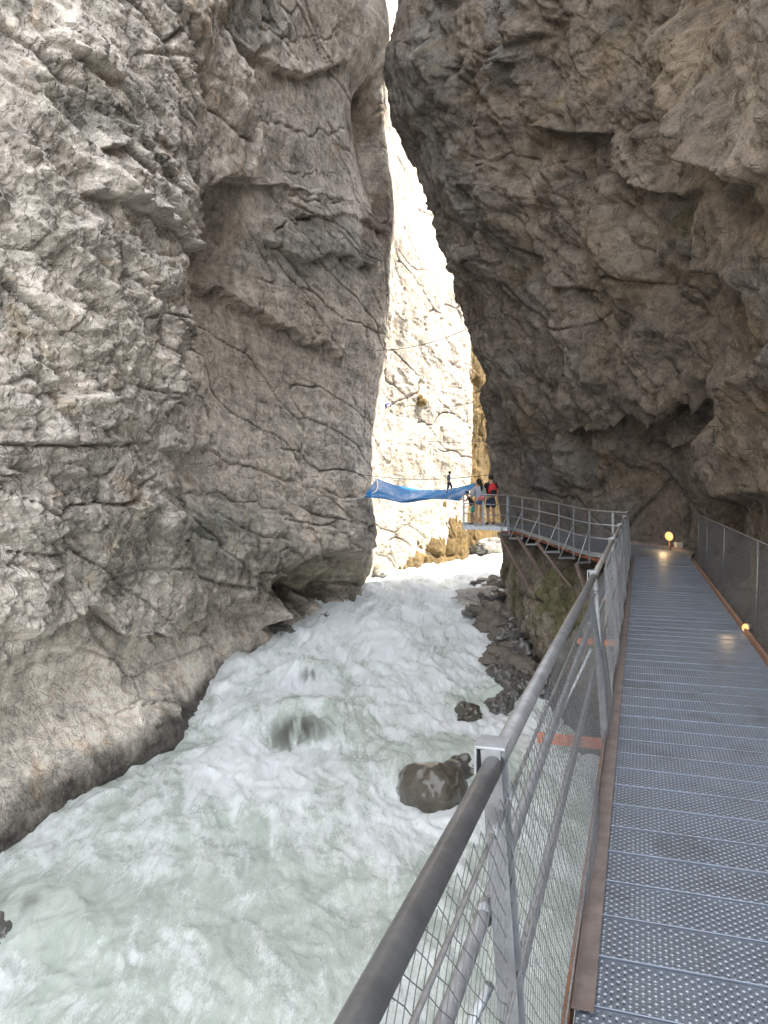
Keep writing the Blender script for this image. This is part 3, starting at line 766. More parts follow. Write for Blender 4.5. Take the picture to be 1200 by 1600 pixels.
Rw.d += damp * (0.42 * terrace(fbm(q * np.array((.85, .85, .24), np.float32), 5, 241, 0.55), 7) + 0.12 * terrace(fbm(q * np.array((1.8, 2.4, 1.3), np.float32), 4, 242, 0.55), 5))
Rw.d -= 0.15 * joints(q, 2.6, 245, (1, 1, .45), 0.03) + 0.07 * joints(q, 1.3, 243, (1, 1.2, .6)) + 0.03 * joints(q, 0.5, 244, (1, 1.2, .6), 0.08)
Rw.d *= 1 - 0.5 * smooth(27.5, 29.5, Y) * smooth(12, 15, Z)
bedr = Z * 0.9 - 0.35 * Y + 0.6 * fbm(p * 0.25, 3, 251)
Rw.d += damp * 0.42 * fbm(p * np.array((.9, .9, .15), np.float32) + 0.4 * fbm(p * .5, 2, 217)[:, None], 4, 216)
Rw.d += damp * (0.10 * strata(bedr, 1.5, 261) + 0.04 * strata(bedr, 0.35, 262))
Rw.d += 0.03 * fbm(p * 2.6, 4, 213, 0.6, 'ridge') + 0.012 * fbm(p * 10, 2, 214)
Rw.ridge([(845, 40), (835, 130), (815, 220), (818, 300), (790, 360), (755, 440)], 0.75, 34)
Rw.ridge([(800, 20), (795, 130), (778, 220), (785, 300), (755, 350), (735, 400)], -0.95, 20)
Rw.ridge([(670, 60), (695, 160), (710, 270), (735, 370)], 0.40, 24)
Rw.ridge([(725, 100), (745, 220), (752, 320)], -0.40, 18)
Rw.ridge([(860, 330), (885, 430), (905, 520), (945, 620)], 0.40, 24)
Rw.ridge([(845, 400), (862, 520), (885, 640), (900, 700)], -0.40, 17)
Rw.ridge([(770, 470), (800, 580), (830, 700), (845, 790)], 0.40, 20)
Rw.ridge([(745, 540), (775, 640), (790, 740)], -0.30, 14)
Rw.ridge([(905, 660), (915, 720), (915, 790)], -0.5, 13)
Rw.ridge([(880, 560), (885, 680), (880, 770)], 0.35, 16)
Rw.ridge([(930, 260), (975, 380), (1030, 480), (1080, 560)], 0.35, 36)
Rw.ridge([(955, 300), (1010, 400), (1070, 470), (1110, 520)], -0.35, 16)
Rw.ridge([(1105, 0), (1115, 110), (1150, 210), (1195, 300)], 0.5, 34)
Rw.ridge([(1075, 20), (1085, 130), (1120, 220), (1160, 300)], -0.4, 18)
Rw.ridge([(1180, 560), (1165, 660), (1175, 790)], 0.55, 28)
Rw.ridge([(1125, 640), (1118, 720), (1120, 820)], -0.5, 20)
Rw.ledge([(890, 672), (960, 655), (1010, 642), (1060, 628), (1120, 612), (1150, 606)], 0.6, 70, 5, 10, 0.4)
Rw.ledge([(870, 195), (900, 210), (935, 214), (968, 210)], 0.55, 70, 5, 10, 0.45)
Rw.ledge([(968, 205), (985, 265), (1020, 290), (1060, 296), (1095, 300), (1125, 298)], 0.55, 75, 5, 12, 0.5)
Rw.ledge([(1055, 395), (1080, 402), (1105, 412), (1150, 440), (1190, 455)], 0.38, 60, 5, 10, 0.5)
Rw.ledge([(880, 440), (920, 452), (935, 455)], 0.3, 40, 4, 8, 0.5)
Rw.ledge([(855, -60), (838, 20), (800, 150), (790, 230), (800, 300), (770, 350), (735, 410), (712, 450)], 0.85, 80, 6, 14, 0.6)
Rw.ledge([(1090, 20), (1105, 120), (1140, 190), (1180, 250), (1230, 290)], 0.5, 60, 6, 14, 0.4)
Rw.ledge([(1230, 520), (1190, 575), (1160, 640), (1145, 700), (1158, 800)], 0.28, 50, 6, 10, 0.5)
Rw.crack([(1130, 230), (1160, 260), (1150, 330), (1165, 420)], 5, 0.3)
Rw.crack([(720, 80), (690, 160), (700, 250), (740, 330)], 5, 0.35)
Rw.crack([(905, 670), (912, 720), (915, 780)], 5, 0.35, 8)
Rw.crack([(1090, 590), (1092, 700), (1090, 780)], 5, 0.25, 8)
Rw.crack([(870, 350), (900, 420), (930, 490), (990, 560)], 5, 0.22)
Rw.crack([(960, 300), (1000, 380), (1060, 440), (1100, 480)], 5, 0.22)
Rw.crack([(860, 470), (885, 540), (900, 640)], 5, 0.28)
Rw.ledge([(1000, 690), (1020, 700), (1060, 700), (1085, 690)], 0.35, 40, 4, 8, 0.4)
Rw.crack([(800, 925), (840, 940), (870, 945)], 4, 0.25, 6)
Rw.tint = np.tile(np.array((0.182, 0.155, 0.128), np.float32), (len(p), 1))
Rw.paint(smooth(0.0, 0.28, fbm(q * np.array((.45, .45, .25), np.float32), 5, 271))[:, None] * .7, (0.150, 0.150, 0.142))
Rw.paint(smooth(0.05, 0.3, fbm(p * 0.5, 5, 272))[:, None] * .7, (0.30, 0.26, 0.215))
Rw.paint(smooth(0.10, 0.3, fbm(p * 0.4, 4, 273))[:, None] * .5, (0.19, 0.15, 0.10))
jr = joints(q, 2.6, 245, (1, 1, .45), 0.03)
Rw.paint((0.7 * jr)[:, None], (0.075, 0.068, 0.058))  # dark paint along the joints serves as crevice shade
Rw.paint(Rw.zone(660, 200, 60, 130) * .6, (0.19, 0.19, 0.18))
Rw.paint(Rw.zone(1090, 355, 40, 20, 0, 30) * .7, (0.15, 0.13, 0.07))
low = smooth(0.0, -1.0, Z)[:, None] * smooth(17, 19, Y)[:, None]
Rw.paint(low * 0.8, (0.28, 0.245, 0.19))
Rw.paint(low * smooth(0.05, 0.22, fbm(p * np.array((.9, .9, .4), np.float32), 4, 275))[:, None] * .7, (0.13, 0.13, 0.045))
Rw.paint(smooth(0.8, 0.0, (Z + 3.6 - 0.03 * np.maximum(Y - 15, 0)) + 0.5 * fbm(p * 0.8, 3, 276))[:, None] * .85, (0.09, 0.08, 0.065))
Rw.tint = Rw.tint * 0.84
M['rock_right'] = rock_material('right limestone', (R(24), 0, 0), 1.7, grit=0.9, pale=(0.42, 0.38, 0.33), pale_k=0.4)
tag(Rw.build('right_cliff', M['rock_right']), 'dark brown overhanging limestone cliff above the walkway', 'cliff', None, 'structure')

# ------------------------------------------------------------------ river
WY = np.array([-20, 4, 8, 13, 17, 20, 25, 30, 36, 48, 80.])
WH = np.array([6.5, 6.4, 6.3, 6.2, 6.05, 5.9, 5.3, 4.85, 4.45, 4.2, 4.0])
def water_z(y): return H - pchip(WY, WH[:, None], np.atleast_1d(np.asarray(y, float)))[:, 0]
def wz(y): return float(water_z(y)[0])
def on_water(px, py):
    """the point of the mean water surface seen at a pixel"""
    lo, hi = 5.0, 70.0
    for _ in range(50):
        m = (lo + hi) / 2
        if HZ + F * (H - wz(m)) / m > py: lo = m
        else: hi = m
    return Vector(((px - 600) * lo / F, lo, wz(lo)))

# obstacles in the current: pixel, radius (m), mound height
OBST = [(680, 1215, 1.15, 0.35), (465, 1148, 1.15, 0.55), (725, 1118, 0.6, 0.15), (778, 1105, 0.6, 0.1), (485, 1062, 0.6, 0.3), (20, 1470, 0.8, 0.2)]
yy = [4.0]
while yy[-1] < 72: yy.append(yy[-1] * 1.0042)
yy = np.array(yy); nc = 560
xl = np.interp(yy, [4, 9, 15, 24, 31, 36, 40, 50, 72], [-9, -8.5, -7.5, -6, -3, -2, -1, 3, 12])
xr = np.interp(yy, [4, 9, 15, 24, 31, 36, 40, 50, 72], [6, 7, 7, 6.5, 7, 10, 14, 20, 30])
u = np.linspace(0, 1, nc)
WX = xl[:, None] + (xr - xl)[:, None] * u[None]
WYg = np.broadcast_to(yy[:, None], WX.shape)
w = np.stack([WX.ravel(), WYg.ravel(), np.zeros(WX.size)], 1).astype(np.float32)
ca, sa = math.cos(R(-14)), math.sin(R(-14))
fl = np.stack([w[:, 0] * ca - w[:, 1] * sa, (w[:, 0] * sa + w[:, 1] * ca), w[:, 2]], 1)       # across, along the flow
warp = np.stack([fbm(fl * 0.5, 3, 301), fbm(fl * 0.5 + 30, 3, 302), 0 * w[:, 0]], 1)
q = (fl + 0.7 * warp) * np.array((1, 0.42, 1), np.float32)
rapid = np.interp(w[:, 1], [5, 11, 15, 19, 23, 40], [0.35, 0.4, 0.55, 0.8, 1.0, 1.0])
zz = water_z(yy)[:, None].repeat(nc, 1).ravel()
hgt = rapid * (0.36 * fbm(q * 0.55, 3, 311) + 0.26 * fbm(q * 1.2, 4, 312, 0.5, 'ridge') + 0.09 * fbm(q * 3.6, 3, 313, 0.55, 'ridge'))
hgt += 0.06 * fbm(q * 1.6, 3, 314) + rapid * 0.26 * fbm((fl + 1.2 * warp) * np.array((.30, .7, 1), np.float32), 2, 315)
streak = fbm((fl + 0.5 * warp) * np.array((2.2, .22, 1), np.float32), 4, 331)
foam = -0.16 + 0.85 * (rapid - 0.42) + 0.75 * fbm(q * 0.45, 4, 321) + 0.55 * fbm(q * 1.5, 4, 322, 0.6, 'ridge') + 0.7 * streak - 0.10 + 0.9 * hgt
for (ox, oy, r, mh) in OBST:
    c = on_water(ox, oy)
    dx, dy = w[:, 0] - c.x, w[:, 1] - c.y
    al = dx * -0.24 + dy * -0.97; ac = dx * 0.97 - dy * 0.24          # along (downstream +), across
    mound = np.exp(-((al + 0.5 * r) / (1.1 * r)) ** 2 - (ac / (1.25 * r)) ** 2)
    hgt += mh * mound
    foam -= 0.55 * mound
    wake = np.exp(-((al - 1.7 * r) / (1.5 * r)) ** 2 - (ac / (1.3 * r)) ** 2)
    foam += 0.9 * wake
    hgt -= 0.5 * mh * np.exp(-((al - 0.9 * r) / (0.5 * r)) ** 2 - (ac / r) ** 2)
thin = np.zeros(len(w), np.float32)
for (ox, oy, ra, rb, kk) in ((464, 1160, .75, .42, 1.0), (484, 1068, .30, .22, .7), (728, 1124, .5, .4, .6), (650, 1232, .35, .5, .5), (15, 1440, .5, .35, .6)):
    c = on_water(ox, oy); dx, dy = w[:, 0] - c.x, w[:, 1] - c.y
    thin = np.maximum(thin, kk * np.exp(-((dx / ra) ** 2 + (dy / rb) ** 2) ** 1.5))
thin *= smooth(-0.35, 0.15, fbm((fl + .3 * warp) * np.array((5, .8, 1), np.float32), 4, 341))
foam = foam - 1.2 * thin
ww = np.stack([w[:, 0], w[:, 1], zz + hgt], 1)
tag(link('river', np_mesh('river', ww, grid_faces(len(yy), nc), True, {'foam': foam, 'thin': thin}), M['water']),
    'milky green glacial river foaming white through the gorge', 'river', None, 'structure')
gb = MB(); gb.v = [Vector(v) for v in ((-60, -40, -6.6), (60, -40, -6.6), (60, 120, -6.6), (-60, 120, -6.6))]; gb.f = [[0, 1, 2, 3]]
tag(gb.build('ground', M['dark_rock']), 'dark river bed under the water', 'ground', None, 'structure')

# boulders
def boulder(px, py, Y, sx, sy, sz, mat, seed, label, group=None, rot=0.0, ang=0.32, lump=0.5):
    c = at(px, py, Y)
    import bmesh
    bm = bmesh.new(); bmesh.ops.create_icosphere(bm, subdivisions=5, radius=1.0)
    me = bpy.data.meshes.new('boulder'); bm.to_mesh(me); bm.free()
    n = len(me.vertices); co = np.empty(n * 3, np.float32); me.vertices.foreach_get('co', co); co = co.reshape(-1, 3)
    d = 1 + lump * fbm(co * 0.9 + seed * 7.3, 3, seed) + ang * facets(co + seed, 1.1, seed + 5, 1.0) + 0.4 * ang * facets(co + seed, .45, seed + 6, 0.8) + 0.05 * fbm(co * 5 + seed, 3, seed + 9)
    co = co * d[:, None]
    co = np.sign(co) * np.abs(co) ** 0.95 * np.array((sx, sy, sz), np.float32)
    a = np.array(((math.cos(rot), -math.sin(rot), 0), (math.sin(rot), math.cos(rot), 0), (0, 0, 1)), np.float32)
    co = co @ a.T
    me.vertices.foreach_set('co', co.ravel()); me.polygons.foreach_set('use_smooth', [True] * len(me.polygons)); me.update()
    o = link('boulder', me, M[mat]); o.location = c
    return tag(o, label, 'boulder', group)
b = on_water(680, 1240)
boulder(674, 1240, b.y - .1, 0.68, 0.72, 0.60, 'wet_rock', 3, 'large wet brown boulder with white water sliding past, near the handrail', 'boulders in the river', 0.5, .08, .35)
boulder(718, 1216, b.y + .8, 0.62, 0.7, 0.5, 'dark_rock', 4, 'dark wet boulder half under water behind the large brown one', 'boulders in the river', 0.2)
b = on_water(728, 1122)
boulder(728, 1119, b.y, 0.38, 0.4, 0.32, 'wet_rock', 6, 'small round wet boulder left of the handrail, beside the right bank', 'boulders in the river')
b = on_water(778, 1108)
boulder(780, 1106, b.y, 0.36, 0.4, 0.33, 'dark_rock', 7, 'small dark boulder touching the handrail line at the right bank', 'boulders in the river')
b = on_water(508, 970)
boulder(508, 970, b.y, 0.24, 0.3, 0.28, 'dark_rock', 8, 'tiny dark rock poking out of the foam below the left cave', 'boulders in the river')
b = on_water(5, 1490)
boulder(-6, 1468, b.y + .3, 0.28, 0.34, 0.30, 'dark_rock', 10, 'dark wet rock at the lower left edge of the river', 'boulders in the river')
boulder(-10, 1502, b.y - .1, 0.26, 0.3, 0.22, 'mid_rock', 11, 'brown rock in front of the dark one at the lower left', 'boulders in the river')
G = 'rocks piled along the right bank'
for k, (x, y, dY, r, mt, lab) in enumerate((
    (768, 936, .2, .34, 'pale_rock', 'small pale stone lying on the right bank behind the broad slab'), (791, 953, .2, .4, 'mid_rock', 'brown stone wedged between the long brown rock and the cliff'),
    (757, 972, .1, .3, 'dark_rock', 'small black stone at the water in front of the long brown rock'), (783, 1003, 0, .4, 'mid_rock', 'rounded brown stone between two black rocks on the bank'),
    (795, 1022, .1, .36, 'mid_rock', 'brown stone just upstream of the flat washed rock'), (806, 1048, .1, .34, 'dark_rock', 'black stone above the smooth round rock by the handrail'),
    (776, 1018, 0, .26, 'dark_rock', 'small wet stone at the edge of the foam beside the bank'), (798, 1094, 0, .3, 'dark_rock', 'wet stone lowest of the pile beside the handrail'))):
    b = on_water(x, y + 5)
    boulder(x, y - 4, b.y + dY, r * 1.2, r, r * .85, mt, 80 + k, lab, G, rot=0.7 * k)
for k, (x, y, dY, sx, sy, sz, mt, lab) in enumerate((
    (752, 941, 0, 1.0, 0.9, 0.36, 'pale_rock', 'broad pale flat slab at the left tip of the right bank rocks'),
    (783, 926, 1.0, 0.55, 0.6, 0.42, 'mid_rock', 'rounded brown rock leaning on the cliff behind the pale slab'),
    (752, 922, 1.6, 0.5, 0.5, 0.25, 'dark_rock', 'dark low rock behind the pale slab'),
    (775, 946, -.4, 0.6, 0.5, 0.36, 'dark_rock', 'black wet rock between the pale slab and the cliff'),
    (742, 959, -.3, 0.42, 0.4, 0.2, 'dark_rock', 'thin black rock in the foam below the pale slab'),
    (775, 968, -.2, 0.75, 0.6, 0.36, 'mid_rock', 'long brown rock below the black one'),
    (765, 985, -.2, 0.55, 0.5, 0.3, 'mid_rock', 'brown rock with a wet foot jutting into the foam'),
    (795, 990, 0.3, 0.5, 0.5, 0.36, 'dark_rock', 'dark rock tucked against the foot of the cliff'),
    (800, 1012, 0.2, 0.55, 0.5, 0.36, 'dark_rock', 'black rock under the overhanging cliff foot'),
    (786, 1034, 0, 0.55, 0.5, 0.25, 'mid_rock', 'flat brown rock washed by the current'),
    (818, 1058, 0, 0.42, 0.45, 0.34, 'mid_rock', 'smooth round brown rock beside the handrail'),
    (790, 1068, 0, 0.45, 0.45, 0.32, 'dark_rock', 'dark mossy rock left of the smooth round one'),
    (806, 1082, 0, 0.36, 0.4, 0.26, 'dark_rock', 'small dark rock below the smooth round one'),
    (830, 1090, 0, 0.4, 0.4, 0.3, 'dark_rock', 'dark rock partly behind the handrail'),
    (812, 1036, .3, 0.5, 0.5, 0.36, 'dark_rock', 'dark angular rock against the cliff above the smooth round one'))):
    b = on_water(x, y + 6)
    boulder(x, y - 5, b.y + dY, sx * 1.22, sy * 1.2, sz * 1.35, mt, 20 + k, lab, G, rot=0.4 * k)
for k, (x, y, s, lab) in enumerate(((605, 893, .5, 'dark wet rock at the foot of the far cliff'), (640, 885, .45, 'low dark rock further along the far cliff foot'),
                                    (592, 905, .4, 'small dark rock where the left cliff meets the far one'), (768, 852, .55, 'grey rock heap stone under the viewing platform'),
                                    (752, 858, .5, 'dark stone in the foam under the viewing platform'), (430, 992, .6, 'dark wet rock at the mouth of the left cave'))):
    b = on_water(x, max(y, 872))
    boulder(x, y, b.y, s * 1.5, s, s * .8, 'dark_rock' if k != 3 else 'pale_rock', 50 + k, lab, 'rocks at the far waterline')

# ------------------------------------------------------------------ near walkway
UX, UY = 0.3163, 0.9487                     # direction of the walkway
U = Vector((UX, UY, 0)); N = Vector((-UY, UX, 0))      # N points out over the river
def edge(Y): return Vector((-0.224 + 0.3334 * Y, Y, 0))
WD = 1.37
PL = 0.285
YE = 19.2
walk = tag(empty('walkway', edge(2)), 'long straight steel walkway of perforated planks beside the right cliff', 'walkway')
vs, fs, uv = [], [], []
s0 = -2.0 / UY; L = (YE - (-2.0)) / UY; npl = int(L / PL)
E0 = edge(-2.0)
off = (edge(2.563 * 0.992) - E0).length % PL
for k in range(-1, npl + 1):
    a, b_ = off + k * PL, off + (k + 1) * PL
    dz, tl = random.uniform(-.002, .002), random.uniform(-.002, .002)
    prof = [(a + .002, -.045), (a + .002, .003), (a + .005, .005), (a + .009, .003), (a + .011, 0), (b_ - .016, 0), (b_ - .004, 0), (b_ - .002, -.045)]
    for i in range(len(prof) - 1):
        base = len(vs)
        for (s, z) in prof[i:i + 2]:
            for t in (0.012, WD):
                P = E0 + U * s - N * t
                vs.append((P.x, P.y, z + dz + tl * t)); uv.append((t, s + .006 * (k % 3)) if i == 4 else (0.0101, 0.0101))   # folded lips are not perforated
        fs.append((base, base + 1, base + 3, base + 2))
link('deck', np_mesh('deck', vs, fs, False, None, uv), M['deck'], walk)
m = MB()                                       # rusty angle along the river side: flat flange on the planks and upright outside
a, b_ = edge(2.50), edge(YE - .1)
m.box((a + b_) / 2 + Vector((0, 0, .014)) - N * 0.035, (b_ - a) / 2, N * 0.036, Vector((0, 0, .004)))
m.build('edge_flange', M['kerb'], walk)
m = MB(); a = edge(-1)
m.box((a + b_) / 2 + Vector((0, 0, -.03)) + N * 0.012, (b_ - a) / 2, N * 0.008, Vector((0, 0, .085)))
m.build('edge_plate', M['rust'], walk)
m = MB()
a, b_ = edge(-1) - N * (WD + .02), edge(18.4) - N * (WD + .02)
m.box((a + b_) / 2 + Vector((0, 0, 0.0)), (b_ - a) / 2, N * 0.018, Vector((0, 0, .06)))
m.build('edge_plate', M['rust'], walk)
POSTS = [-1.9, 1.67, 5.25, 8.85, 12.4, 16.0, 19.3]
for Y in POSTS + [3.5, 7.0, 10.6, 14.2, 17.7]:
    e = edge(Y + .25)
    MB().box(e - N * (WD / 2) + Vector((0, 0, -.14)), N * (WD / 2 - .05), U * .03, Vector((0, 0, .05))).build('cross_beam', M['rust'], walk)
for t in (0.12, WD - 0.12):
    a, b_ = edge(-1) - N * t, edge(18.5) - N * t
    MB().box((a + b_) / 2 + Vector((0, 0, -.25)), (b_ - a) / 2, N * .05, Vector((0, 0, .06))).build('stringer', M['rust'], walk)
for k, Y in enumerate(POSTS):
    e = edge(Y + .25)
    MB().box(e + N * .26 + Vector((0, 0, -.13)), N * .24, U * .035, Vector((0, 0, .03))).build('outrigger', M['primer'], walk)

# ------------------------------------------------------------------ near railing
def lean(Y, z, extra=0.0):
    """point of the railing plane: it leans out over the river"""
    return edge(Y) + N * (0.012 + 0.07 * z + extra) + Vector((0, 0, z))
rail = tag(empty('railing', edge(2)), 'steel railing with wire netting along the river side of the straight walkway', 'railing')
def rail_tube(name, z, r, Y0, Y1, mat, extra=0.0):
    MB().tube([lean(Y0, z, extra), lean((Y0 + Y1) / 2, z, extra), lean(Y1, z, extra)], r, 20).build(name, M[mat], rail, True)
Y_ = [-1.6] + POSTS[1:]
for a, b_ in zip(Y_[:-1], Y_[1:]):
    rail_tube('handrail', 1.10, 0.0222, a + (0.02 if a > 0 else 0), b_ - 0.02, 'rail' if b_ < 6 else 'worn_rail')
for z in (0.76, 0.42):
    rail_tube('middle_rail', z, 0.017, -1.6, 19.3, 'rail', 0.05)
for z, r in ((1.0, .005), (0.62, .004), (.06, .004)):
    rail_tube('tension_cable', z, r, -1.6, 19.3, 'dark_wire', -0.012)
for Y in POSTS[1:]:
    m = MB()                                   # U-channel post: web and two flanges, plate at the head
    top, bot = lean(Y, 1.135, .02), lean(Y, -.32, .02)
    m.bar(bot - U * 0.0, top, 0.068, 0.006, N)
    for sgn in (-1, 1):
        m.bar(bot + U * .037 * sgn - N * .016, top + U * .037 * sgn - N * .016, 0.006, 0.044, N)
    o = m.build('post', M['post_steel'], rail, bevel=.0015)
    c = lean(Y, 1.138, .005)
    m = MB().box(c, U * .042, N * .034, Vector((0, 0, .003)))
    m.box(c - Vector((0, 0, .03)) + N * .031, U * .042, N * .003, Vector((0, 0, .032)))
    m.build('post_cap', M['galv'], o, bevel=.001)
    m = MB().tube([lean(Y, 0.60, .05), lean(Y, -.12, .42)], 0.012, 10)
    m.build('brace', M['galv'], rail, True)
    MB().tube([lean(Y + .03, 1.0, -.012), lean(Y + .14, 1.0, -.012)], .009, 8).build('turnbuckle', M['galv'], rail, True)
    MB().tube([lean(Y - .14, 1.0, -.012), lean(Y - .03, 1.0, -.012)], .009, 8).build('turnbuckle', M['galv'], rail, True)
    MB().tube([lean(Y - .02, .76, .05), lean(Y + .02, .76, .05)], .024, 12).build('rail_clamp', M['galv'], rail, True)

def net(name, fn, s0, s1, t0, t1, cell, r, mat, parent, seed=1, slope=1.0, sag=0.012, n=3, seglen=None):
    """diamond wire netting over the surface fn(s, t); every wire is a thin tube"""
    m = MB(); rnd = random.Random(seed)
    hgt = t1 - t0
    for sg in (1, -1):
        s = s0 - hgt * slope
        while s < s1 + hgt * slope:
            pts = []
            K = max(2, int(hgt / (seglen or hgt / 4)))
            ph = rnd.random() * 6.28
            for i in range(K + 1):
                t = t0 + hgt * i / K
                ss = s + sg * (t - t0) * slope + rnd.uniform(-.10, .10) * cell
                if s0 <= ss <= s1:
                    P = fn(ss, t) + Vector((0, 0, rnd.uniform(-.1, .1) * cell))
                    pts.append(P + N * (sag * math.sin(3 * ss + 5 * t)))
            if len(pts) > 1: m.tube(pts, r, n, False)
            s += cell
    return m.build(name, M[mat], parent)
net('wire_net', lambda s, t: lean(s, t, -0.016), -0.2, 6.0, -.06, 1.06, 0.052, 0.0011, 'net_wire', rail, 1, 1.0, 0.018, 3, 0.05)
net('wire_net', lambda s, t: lean(s, t, -0.016), 6.0, 19.2, -.06, 1.06, 0.09, 0.0017, 'wire', rail, 2, 1.1, 0.012, 3, 0.10)

# right hand wire fence along the rock side
fence = tag(empty('wire_fence', edge(9) - N * WD), 'dark wire mesh fence between the walkway and the rock on the right', 'fence')
def fpt(Y, z): return edge(Y) - N * (WD + 0.06 + 0.03 * z) + Vector((0, 0, z))
for Y in (2.2, 5.6, 9.0, 12.4, 15.4, 17.6):
    MB().tube([fpt(Y, -.1), fpt(Y, 1.12)], .013, 10).build('post', M['dark_wire'], fence, True)
MB().tube([fpt(2.2, 1.12), fpt(10, 1.12), fpt(17.6, 1.12)], .010, 10).build('top_rail', M['dark_wire'], fence, True)
net('wire_net', fpt, 2.2, 17.6, 0.0, 1.12, 0.055, 0.0016, 'dark_wire', fence, 3, 0.6, 0.012, 3, 0.12)

# ------------------------------------------------------------------ bend and curved far walkway
LE = [(6.17, 19.2, 0), (5.78, 19.45, .02), (5.40, 19.75, .05), (5.10, 20.4, .11), (4.90, 21.6, .20), (4.76, 23.2, .26), (4.62, 25.0, .31), (4.44, 26.4, .36), (3.95, 27.0, .40), (3.35, 27.05, .42), (2.80, 27.05, .43)]
RE = [(7.47, 18.77, 0), (7.85, 19.6, .02), (7.85, 20.7, .05), (7.35, 21.7, .11), (6.55, 22.6, .20), (6.05, 24.0, .26), (5.85, 25.6, .31), (5.70, 27.4, .36), (4.9, 29.0, .40), (3.9, 29.4, .42), (3.05, 29.4, .43)]
def curve(pts, n): return catmull(np.array(pts), np.linspace(0, len(pts) - 1.000001, n))
NC = 150
le, re_ = curve(LE, NC), curve(RE, NC)
bend = tag(empty('walkway', (5, 23, 0)), 'curved steel walkway round the bend ending in the viewing platform', 'walkway')
vs, uv, fs = [], [], []
acc = 0
for i in range(NC):
    c0 = (le[i] + re_[i]) / 2
    if i: acc += np.linalg.norm(c0 - ((le[i - 1] + re_[i - 1]) / 2))
    for t in np.linspace(0, 1, 5):
        P = le[i] * (1 - t) + re_[i] * t
        vs.append(P); uv.append((t * 1.3, acc))
fs = grid_faces(NC, 5)
vs = np.array(vs)
lo = vs - np.array((0, 0, .035)); k = len(vs)
both = np.concatenate([vs, lo]); fl_ = np.concatenate([fs, fs[:, ::-1] + k])
link('deck', np_mesh('deck', both, fl_, False, None, uv + uv), M['deck'], bend)
def offs(i, d, dz):
    """point out over the river from the curved edge"""
    j0, j1 = max(i - 2, 0), min(i + 2, NC - 1)
    tv = Vector(le[j1] - le[j0]); nv = Vector((-tv.y, tv.x, 0)).normalized()
    return Vector(le[i]) + nv * d + Vector((0, 0, dz))
idx = list(range(2, NC, 3))
m = MB()
for a, b_ in zip(idx[:-1], idx[1:]):
    m.bar(offs(a, .015, -.03), offs(b_, .015, -.03), .02, .12)
m.build('edge_plate', M['galv'], bend)
m = MB()
for a, b_ in zip(idx[:-1], idx[1:]):
    if b_ < 118: m.bar(offs(a, -.22, -.15), offs(b_, -.22, -.15), .07, .17)
m.build('stringer', M['primer'], bend)
for i in range(8, NC - 4, 11):
    A, B = Vector(le[i]), Vector(re_[i])
    MB().bar(A + Vector((0, 0, -.10)), B + Vector((0, 0, -.10)), .07, .10).build('cross_beam', M['rust'], bend)
# rusty inner kerb by the rock
m = MB()
for i in range(0, 70, 3):
    m.bar(Vector(re_[i]) + Vector((0, 0, .03)), Vector(re_[i + 3]) + Vector((0, 0, .03)), .09, .10)
m.build('kerb', M['kerb'], bend)
# struts to the rock
for (x0, y0, Y0, x1, y1, Y1) in ((778, 832, 26.3, 846, 950, 25.2), (808, 838, 24.8, 880, 948, 23.2), (838, 846, 22.6, 916, 948, 21.6), (900, 880, 20.0, 935, 985, 19.4)):
    MB().bar(at(x0, y0, Y0), at(x1, y1, Y1), .07, .07).build('strut', M['strut'], bend)

crail = tag(empty('railing', (5, 22, 0)), 'grey steel railing with outward braces round the curved walkway', 'railing')
RI = [i for i in range(2, 116, 2)]
def crv(name, z, r, mat, i0=0, i1=NC - 1):
    MB().tube([offs(i, .03, z) for i in range(i0, i1 + 1, 2)], r, 10).build(name, M[mat], crail, True)
def crv_corner(name, z, r, mat):
    pts = [lean(19.3, z) if z > 1 else lean(19.3, z, .05)] + [offs(i, .03, z) for i in range(3, 117, 2)]
    MB().tube(pts, r, 10).build(name, M[mat], crail, True)
crv_corner('handrail', 1.10, .024, 'worn_rail')
crv_corner('middle_rail', .76, .017, 'galv')
crv_corner('middle_rail', .40, .017, 'galv')
for i in (14, 33, 46, 58, 76, 93, 108):
    MB().bar(offs(i, .03, -.30), offs(i, .03, 1.1), .055, .018, offs(i, 1, 0) - offs(i, 0, 0)).build('post', M['galv'], crail)
    MB().bar(offs(i, .0, -.25), offs(i, .46, -.25), .05, .05).build('outrigger', M['galv'], crail)
    MB().tube([offs(i, .44, -.25), offs(i, .05, .58)], .016, 8).build('brace', M['galv'], crail, True)
def cnet(s, t):
    i = int(s); f = s - i
    return offs(i, .02, t).lerp(offs(min(i + 1, NC - 1), .02, t), f)
m = MB()
rnd = random.Random(5)
for sg in (1, -1):
    for k in range(-14, 240):
        s = 3 + k * .55
        pts = [cnet(s + sg * t * 4.2, t) for t in (0.02, .3, .6, .9, 1.08) if 2 <= s + sg * t * 4.2 <= 114]
        if len(pts) > 1: m.tube(pts, .0011, 3, False)
m.build('wire_net', M['dark_wire'], crail)

